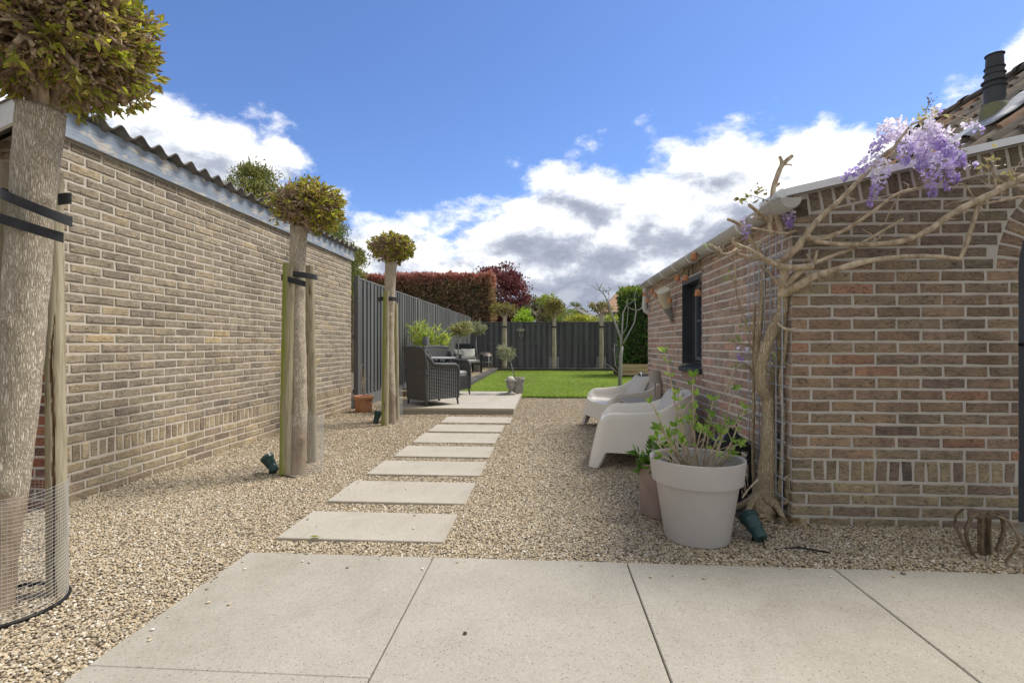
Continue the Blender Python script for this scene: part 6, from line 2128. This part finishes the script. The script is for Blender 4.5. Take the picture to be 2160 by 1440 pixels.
vine('branch', [([(1660, 605, 2.74), (1680, 580, 2.70), (1705, 562, 2.67), (1722, 553, 2.66), (1760, 538, 2.65), (1794, 526, 2.66), (1840, 500, 2.64), (1880, 476, 2.62), (1905, 462, 2.60)], .016, .005),
                ([(1665, 600, 2.72), (1690, 572, 2.68), (1712, 560, 2.66), (1720, 545, 2.66), (1724, 528, 2.66)], .012, .006)], 'vine_twig')
vine('branch', [([(1714, 563, 2.66), (1699, 562, 2.66), (1675, 564, 2.66), (1647, 561, 2.66), (1622, 552, 2.64), (1605, 541, 2.62), (1582, 528, 2.60), (1563, 520, 2.58), (1549, 513, 2.57), (1545, 502, 2.57)], .017, .009),
                ([(1662, 552, 2.72), (1630, 550, 2.72), (1600, 545, 2.70), (1575, 542, 2.67), (1553, 535, 2.64), (1551, 525, 2.62)], .012, .010),
                ([(1554, 526, 2.60), (1540, 534, 2.58), (1526, 536, 2.57), (1519, 528, 2.56), (1515, 520, 2.56)], .0085, .005), ([(1521, 531, 2.56), (1508, 522, 2.56), (1495, 515, 2.56)], .006, .0045)], 'vine_twig')
vine('branch', [([(1655, 500, 2.80), (1646, 480, 2.80), (1638, 452, 2.80), (1633, 425, 2.79), (1631, 400, 2.78), (1640, 370, 2.78), (1649, 350, 2.77), (1660, 338, 2.76), (1671, 329, 2.76)], .017, .011),
                ([(1630, 495, 2.84), (1625, 475, 2.84), (1630, 440, 2.82), (1632, 410, 2.8)], .016, .013), ([(1649, 350, 2.77), (1648, 338, 2.77), (1644, 330, 2.77)], .010, .008), ([(1652, 349, 2.76), (1662, 347, 2.75), (1671, 349, 2.75)], .005, .003),
                ([(1632, 396, 2.79), (1642, 389, 2.78), (1644, 386, 2.78)], .008, .006)], 'vine_twig')
vine('branch', [([(1678, 487, 2.72), (1660, 492, 2.70), (1640, 491, 2.68), (1615, 486, 2.66), (1586, 481, 2.64)], .008, .005),
                ([(1626, 470, 2.85), (1605, 452, 2.8), (1590, 440, 2.78), (1580, 432, 2.76)], .011, .008), ([(1610, 540, 2.9), (1590, 515, 2.86), (1572, 492, 2.84), (1566, 478, 2.82), (1550, 468, 2.80), (1534, 462, 2.8)], .012, .008),
                ([(1620, 466, 2.85), (1600, 462, 2.83), (1584, 456, 2.80)], .006, .004)], 'vine_twig')
# side stems climbing on the trellis and twigs towards the wall
vine('stem', [([(1592, 1085, 3.02), (1590, 1020, 3.04), (1588, 940, 3.06), (1590, 850, 3.06), (1588, 760, 3.08), (1590, 700, 3.08), (1593, 640, 3.06)], .011, .007),
              ([(1636, 1075, 2.93), (1646, 1030, 2.84), (1650, 940, 2.82), (1652, 880, 2.81), (1646, 800, 2.83), (1655, 740, 2.79), (1660, 690, 2.77)], .013, .009),
              ([(1625, 1060, 2.9), (1645, 1062, 2.84), (1660, 1058, 2.80), (1663, 1050, 2.80), (1659, 1030, 2.80)], .014, .010)], 'vine', 10, .18, 30)
vine('twig', [([(1590, 700, 3.0), (1577, 690, 3.0), (1560, 647, 3.0), (1552, 605, 3.0), (1551, 560, 3.0), (1540, 545, 3.0), (1534, 538, 3.0)], .007, .003),
              ([(1592, 735, 3.0), (1577, 727, 2.98), (1550, 722, 2.96), (1528, 716, 2.94), (1514, 708, 2.92)], .008, .003), ([(1560, 655, 3.0), (1535, 655, 2.97), (1512, 654, 2.94)], .004, .002),
              ([(1590, 655, 3.02), (1575, 655, 3.0), (1555, 662, 2.98), (1530, 668, 2.96)], .004, .002), ([(1590, 790, 3.0), (1575, 770, 2.96), (1558, 772, 2.94), (1545, 790, 2.94), (1535, 815, 2.94), (1527, 830, 2.94)], .008, .003),
              ([(1600, 1010, 2.85), (1580, 1030, 2.80), (1565, 1050, 2.78)], .006, .004), ([(1640, 1020, 2.8), (1655, 1008, 2.76), (1668, 1000, 2.74)], .006, .004),
              ([(1640, 680, 2.8), (1650, 690, 2.72), (1665, 695, 2.70), (1682, 690, 2.70)], .008, .005), ([(1655, 620, 2.8), (1640, 598, 2.74), (1622, 575, 2.70), (1600, 555, 2.66)], .008, .003),
              ([(1590, 745, 3.0), (1578, 715, 2.98), (1572, 695, 2.98)], .005, .003), ([(1552, 605, 3.0), (1545, 590, 2.98), (1536, 582, 2.97)], .004, .002), ([(1710, 560, 2.7), (1706, 545, 2.68), (1701, 535, 2.68)], .006, .004),
              ([(1600, 880, 2.95), (1580, 870, 2.92), (1560, 880, 2.9), (1545, 905, 2.9)], .004, .002)], 'vine_twig', 8)
# many fine twigs off the branches
r = random.Random(77)
TW = [(1590, 535, 2.62), (1560, 520, 2.58), (1640, 560, 2.66), (1700, 560, 2.7), (1640, 470, 2.8), (1632, 420, 2.79), (1600, 455, 2.8), (1720, 500, 2.68), (1800, 470, 2.64), (1850, 515, 2.62), (1930, 500, 2.59), (2000, 455, 2.56), (2060, 425, 2.54), (2110, 400, 2.53), (2140, 385, 2.52),
      (1880, 476, 2.62), (1950, 396, 2.56), (1905, 408, 2.58), (1655, 600, 2.74), (1630, 690, 2.82), (1600, 760, 2.9), (1560, 650, 3.0), (1590, 700, 3.02), (1650, 740, 2.88), (1652, 900, 2.88), (1590, 950, 3.05), (1780, 420, 2.63), (2130, 388, 2.52), (2085, 410, 2.53), (1520, 535, 2.56)]
for i, (px, py, d_) in enumerate(TW):
    for k in range(2 if i % 3 else 3):
        p = at(px + r.uniform(-14, 14), py + r.uniform(-6, 6), d_)
        dv = Vector((r.gauss(0, 1), r.gauss(-.2, .5), r.gauss(.25, .8))).normalized() * r.uniform(.04, .14)
        m = MB(); m.tube([p, p + dv * .5 + Vector((r.gauss(0, .01), r.gauss(0, .01), r.gauss(0, .01))), p + dv], [.0030, .0022, .0012], 5)
        m.build('twig', MT['vine_twig'], wis)
# gnarled roots at the foot
m = MB()
r = random.Random(5)
for k in range(11):
    a_ = r.uniform(2.4, 6.6); p = b + Vector((0, 0, .09)); d = Vector((math.cos(a_), math.sin(a_) * .8, 0))
    e = p + d * r.uniform(.09, .20) + Vector((0, 0, r.uniform(-.07, -.01)))
    m.tube([p + Vector((0, 0, .05)), p.lerp(e, .5) + Vector((r.gauss(0, .015), r.gauss(0, .015), .03)), e, e + d * .04 - Vector((0, 0, .03))], [.040, .024, .013, .006], 8, rough=.35, rscale=18)
m.build('root', MT['vine'], wis, smooth=True)
# flower clusters: hanging racemes of small petals, pale when open and violet at the tip
LILAC = np.array([(.84, .80, .84), (.70, .64, .79), (.52, .43, .70), (.37, .27, .57)])
def raceme(p0, p1, w, n, seed, pale=.0):
    q = np.random.default_rng(seed)
    p0, p1 = np.array(p0), np.array(p1)
    ax = p1 - p0; L = np.linalg.norm(ax)
    lb = MB()
    f = q.random(n) ** .85
    rad = w * (1.05 - .85 * f ** 1.5) * np.sqrt(q.random(n))
    a = q.random(n) * 6.283
    side1 = unit(np.cross(ax, [0.1, 1, .2])[None])[0]; side2 = unit(np.cross(ax, side1)[None])[0]
    out = np.cos(a)[:, None] * side1 + np.sin(a)[:, None] * side2
    P = p0 + ax * f[:, None] + out * rad[:, None]
    D = out * .9 + q.normal(size=(n, 3)) * .5 + np.array([0, 0, -.2])
    t_ = np.clip(f * 2.6 + q.normal(size=n) * .55 + .35 - pale, 0, 2.999)
    i = t_.astype(int); wgt = (t_ - i)[:, None]
    c = LILAC[i] * (1 - wgt) + LILAC[np.minimum(i + 1, 3)] * wgt
    leaves(lb, P, D, .019 * (1.1 - .35 * f) * (.75 + .5 * q.random(n)), .95, np.clip(c * (1 + q.normal(size=(n, 1)) * .1), 0, .9), T_FULL, 0, q)
    lb.add([tuple(p0), tuple(p0 + side1 * .003), tuple(p1 + side1 * .002), tuple(p1)], [(0, 1, 2, 3)], 0, (.30, .26, .16))
    lb.build('flower_cluster', MT['petal'], wis)
RAC = [((1872, 322), (1778, 377), .042, 230, .2), ((1868, 342), (1834, 432), .040, 240, 0), ((1912, 258), (1908, 345), .060, 330, .5), ((1884, 258), (1838, 322), .050, 280, .6), ((1900, 262), (1860, 300), .050, 240, .7), ((1942, 262), (1990, 310), .055, 300, .4),
       ((1946, 300), (1968, 415), .052, 360, .1), ((1985, 300), (2018, 384), .048, 320, .1), ((1990, 276), (2032, 350), .046, 280, .2), ((1930, 275), (1952, 340), .050, 280, .5), ((1965, 270), (2004, 330), .050, 260, .3), ((1990, 310), (1998, 400), .036, 180, .1), ((2030, 252), (2076, 278), .026, 60, .5),
       ((1960, 300), (1940, 360), .04, 180, .2), ((2040, 345), (2062, 352), .022, 36, .5), ((1664, 446), (1666, 480), .034, 130, -.6), ((1576, 455), (1570, 505), .022, 60, -.9), ((1565, 735), (1562, 760), .02, 40, -.8), ((1960, 232), (1985, 240), .03, 40, 1.0)]
for i, (p0, p1, w_, n, pale) in enumerate(RAC):
    d0 = 2.55 + .05 * ((i * 7) % 5 - 2) / 2 if p0[0] > 1750 else 2.75
    raceme(at(*p0, d0), at(*p1, d0 - .02), w_ * .88, int(n * .62), 200 + i, pale + .15)
# flower-bearing twigs and young leaves
vine('twig', [([(1885, 312, 2.56), (1905, 285, 2.55), (1925, 262, 2.55), (1950, 258, 2.55), (1990, 262, 2.55)], .008, .004), ([(1925, 262, 2.55), (1958, 250, 2.55), (2000, 243, 2.55), (2040, 250, 2.55), (2066, 262, 2.55)], .004, .0022),
              ([(1950, 262, 2.55), (1985, 285, 2.54), (2015, 310, 2.54), (2040, 320, 2.54)], .004, .002), ([(1948, 255, 2.56), (1955, 230, 2.56), (1966, 206, 2.56)], .003, .0015), ([(2060, 430, 2.54), (2040, 395, 2.54), (2022, 388, 2.54), (2010, 400, 2.54)], .004, .002),
              ([(2100, 405, 2.53), (2098, 375, 2.53), (2092, 355, 2.53)], .007, .004), ([(2120, 392, 2.53), (2140, 360, 2.53), (2158, 335, 2.53)], .004, .002), ([(1900, 408, 2.58), (1880, 440, 2.58), (1866, 470, 2.58)], .003, .002)], 'vine_twig', 7)
lf = MB(); pos, dirs, sz, cl = [], [], [], []
def vleaf(px, py, dpt, n, s, pal, spread=.03):
    for k in range(n):
        pos.append(tuple(at(px, py, dpt) + Vector((r.gauss(0, spread), r.gauss(0, spread), r.gauss(0, spread))))); dirs.append((r.gauss(0, 1), r.gauss(0, 1), r.gauss(0, .8))); sz.append(s * r.uniform(.6, 1.2)); cl.append(pal[r.randrange(len(pal))])
VL = [(.26, .25, .08), (.34, .31, .12), (.20, .16, .07)]
for p in ((1605, 398), (1595, 405), (1587, 412), (1560, 420), (1575, 418), (1612, 412), (1590, 425)): vleaf(p[0], p[1], 2.78, 4, .040, VL, .014)
for p in ((1960, 232), (1948, 242), (1970, 238)): vleaf(p[0], p[1], 2.55, 9, .035, [(.42, .38, .13), (.5, .45, .2)], .015)
for p in ((1966, 208), (1960, 218), (1956, 228)): vleaf(p[0], p[1], 2.56, 6, .02, [(.12, .11, .12), (.16, .14, .16)], .010)
for p in ((2080, 352), (2110, 372), (2125, 378), (2090, 345)): vleaf(p[0], p[1], 2.53, 12, .03, [(.38, .35, .13), (.30, .24, .14), (.45, .42, .18)], .022)
for p in ((1572, 690), (1640, 755), (1613, 780), (1495, 518), (1535, 585), (1865, 470), (1540, 712), (1545, 772), (1560, 715)): vleaf(p[0], p[1], 2.9 if p[0] < 1630 else 2.75, 8, .03, [(.24, .33, .06), (.32, .38, .10)], .014)
leaves(lf, pos, dirs, np.array(sz), .42, np.array(cl), T_FULL)
lf.build('young_leaves', MT['leaf'], wis)

# dry debris under the wisteria
lf = MB(); n = 90
pos = np.stack([b.x + .02 + nr.normal(size=n) * .12, b.y - .10 + nr.normal(size=n) * .10, np.full(n, .03) + .02 * nr.random(n)], 1)
leaves(lf, pos, np.stack([nr.normal(size=n), nr.normal(size=n), nr.normal(size=n) * .2], 1), .05, .3, ramp_cols(n, [(.16, .10, .05), (.28, .19, .10), (.36, .27, .16)]), T_FULL)
props(lf.build('leaf_litter', MT['leaf_far'], loc=(b.x, b.y, 0)), 'dry brown leaf litter round the wisteria foot', 'leaf litter', kind='stuff')

# rusty iron tree-stand before the wall
c = ground(2078, 1176); c = Vector((c.x, c.y, 0))
t = thing('iron_stand', 'rusty iron stand with four curved flat arms by the doorstep', 'iron stand', c)
m = MB()
for s in (0, 1):
    pass
m.rbox(c.x - .024, c.x - .018, c.y - .016, c.y + .016, 0, .19, .002); m.rbox(c.x + .012, c.x + .018, c.y - .016, c.y + .016, .0, .19, .002)
m.rbox(c.x - .018, c.x + .012, c.y + .008, c.y + .013, 0, .18, .002)
m.build('post', MT['rust'], t)
for k in range(4):
    a_ = k * math.pi / 2 + .35
    d = Vector((math.cos(a_), math.sin(a_), 0)); nrm = Vector((-d.y, d.x, 0))
    prof = [(.02, .198), (.055, .212), (.095, .198), (.125, .160), (.130, .115), (.110, .07), (.088, .035), (.080, .01), (.095, .0)]
    P = []
    for (x, z) in prof:
        for s in (-1, 1): P.append(c + d * x * .95 + nrm * s * .0085 + Vector((0, 0, z)))
    m = MB(); m.grid(P, 2, len(prof)); m.build('arm', MT['rust'], t, smooth=True, solid=.005)

# stray gravel kicked onto the slabs
lb = MB(); r = random.Random(8)
for k in range(60):
    if k < 22: x, y, z = r.uniform(-1.36, 2.9), 2.285 - abs(r.gauss(0, .10)), .021
    elif k < 36: x, y, z = -1.395 + abs(r.gauss(0, .10)), r.uniform(1.2, 2.2), .021
    else:
        q4 = [ground(*p, z=.018) for p in r.choice(SL[:5])]
        x = r.uniform(q4[0].x + .03, q4[1].x - .03); y = r.uniform(q4[0].y + .02, q4[2].y - .02); z = .019
        if r.random() < .6: x = q4[r.choice((0, 1))].x + (.03 if x < -.5 else -.03)
    sz_ = r.uniform(.003, .0075); cc_ = PEB[r.randrange(1, len(PEB))][1]
    Mx = Matrix.Rotation(r.uniform(0, 6.28), 4, 'Z') @ Matrix.Diagonal((1.3, .9, .65, 1))
    lb.lathe([(.0, .0), (sz_ * .8, sz_ * .2), (sz_, sz_ * .6), (sz_ * .7, sz_ * 1.1), (.0, sz_ * 1.25)], (x, y, z), 8, col=cc_, M=Mx)
props(lb.build('stray_gravel', mat('stray pebbles', (.9, .9, .9), (1, 1, 1), .7, 40, attr=True), smooth=True), 'scattered pebbles lying on the slab edges', 'gravel', kind='stuff')
# fallen leaf and a pebble on the paving
p = ground(661, 1143)
lf = MB(); leaves(lf, [(p.x - .02, p.y, .026)], [(1, .15, .05)], .055, .6, [(.34, .36, .10)], T_FULL)
props(lf.build('fallen_leaf', MT['leaf'], loc=p), 'single yellow-green fallen leaf before the nearest stepping slab', 'leaf')
for (px, py, lab, s) in ((1905, 1209, 'small brownish stone lying on the patio before the iron stand', .010), (981, 1336, 'dark crumb of bark lying on the middle patio slab', .007)):
    p = ground(px, py, .022); m = MB(); m.lathe([(.0, 0), (s, s * .2), (s * .9, s * .7), (.0, s)], p, 9); props(m.build('loose_stone', MT['potbrown' if s > .008 else 'soil'], smooth=True, loc=p), lab, 'stone')
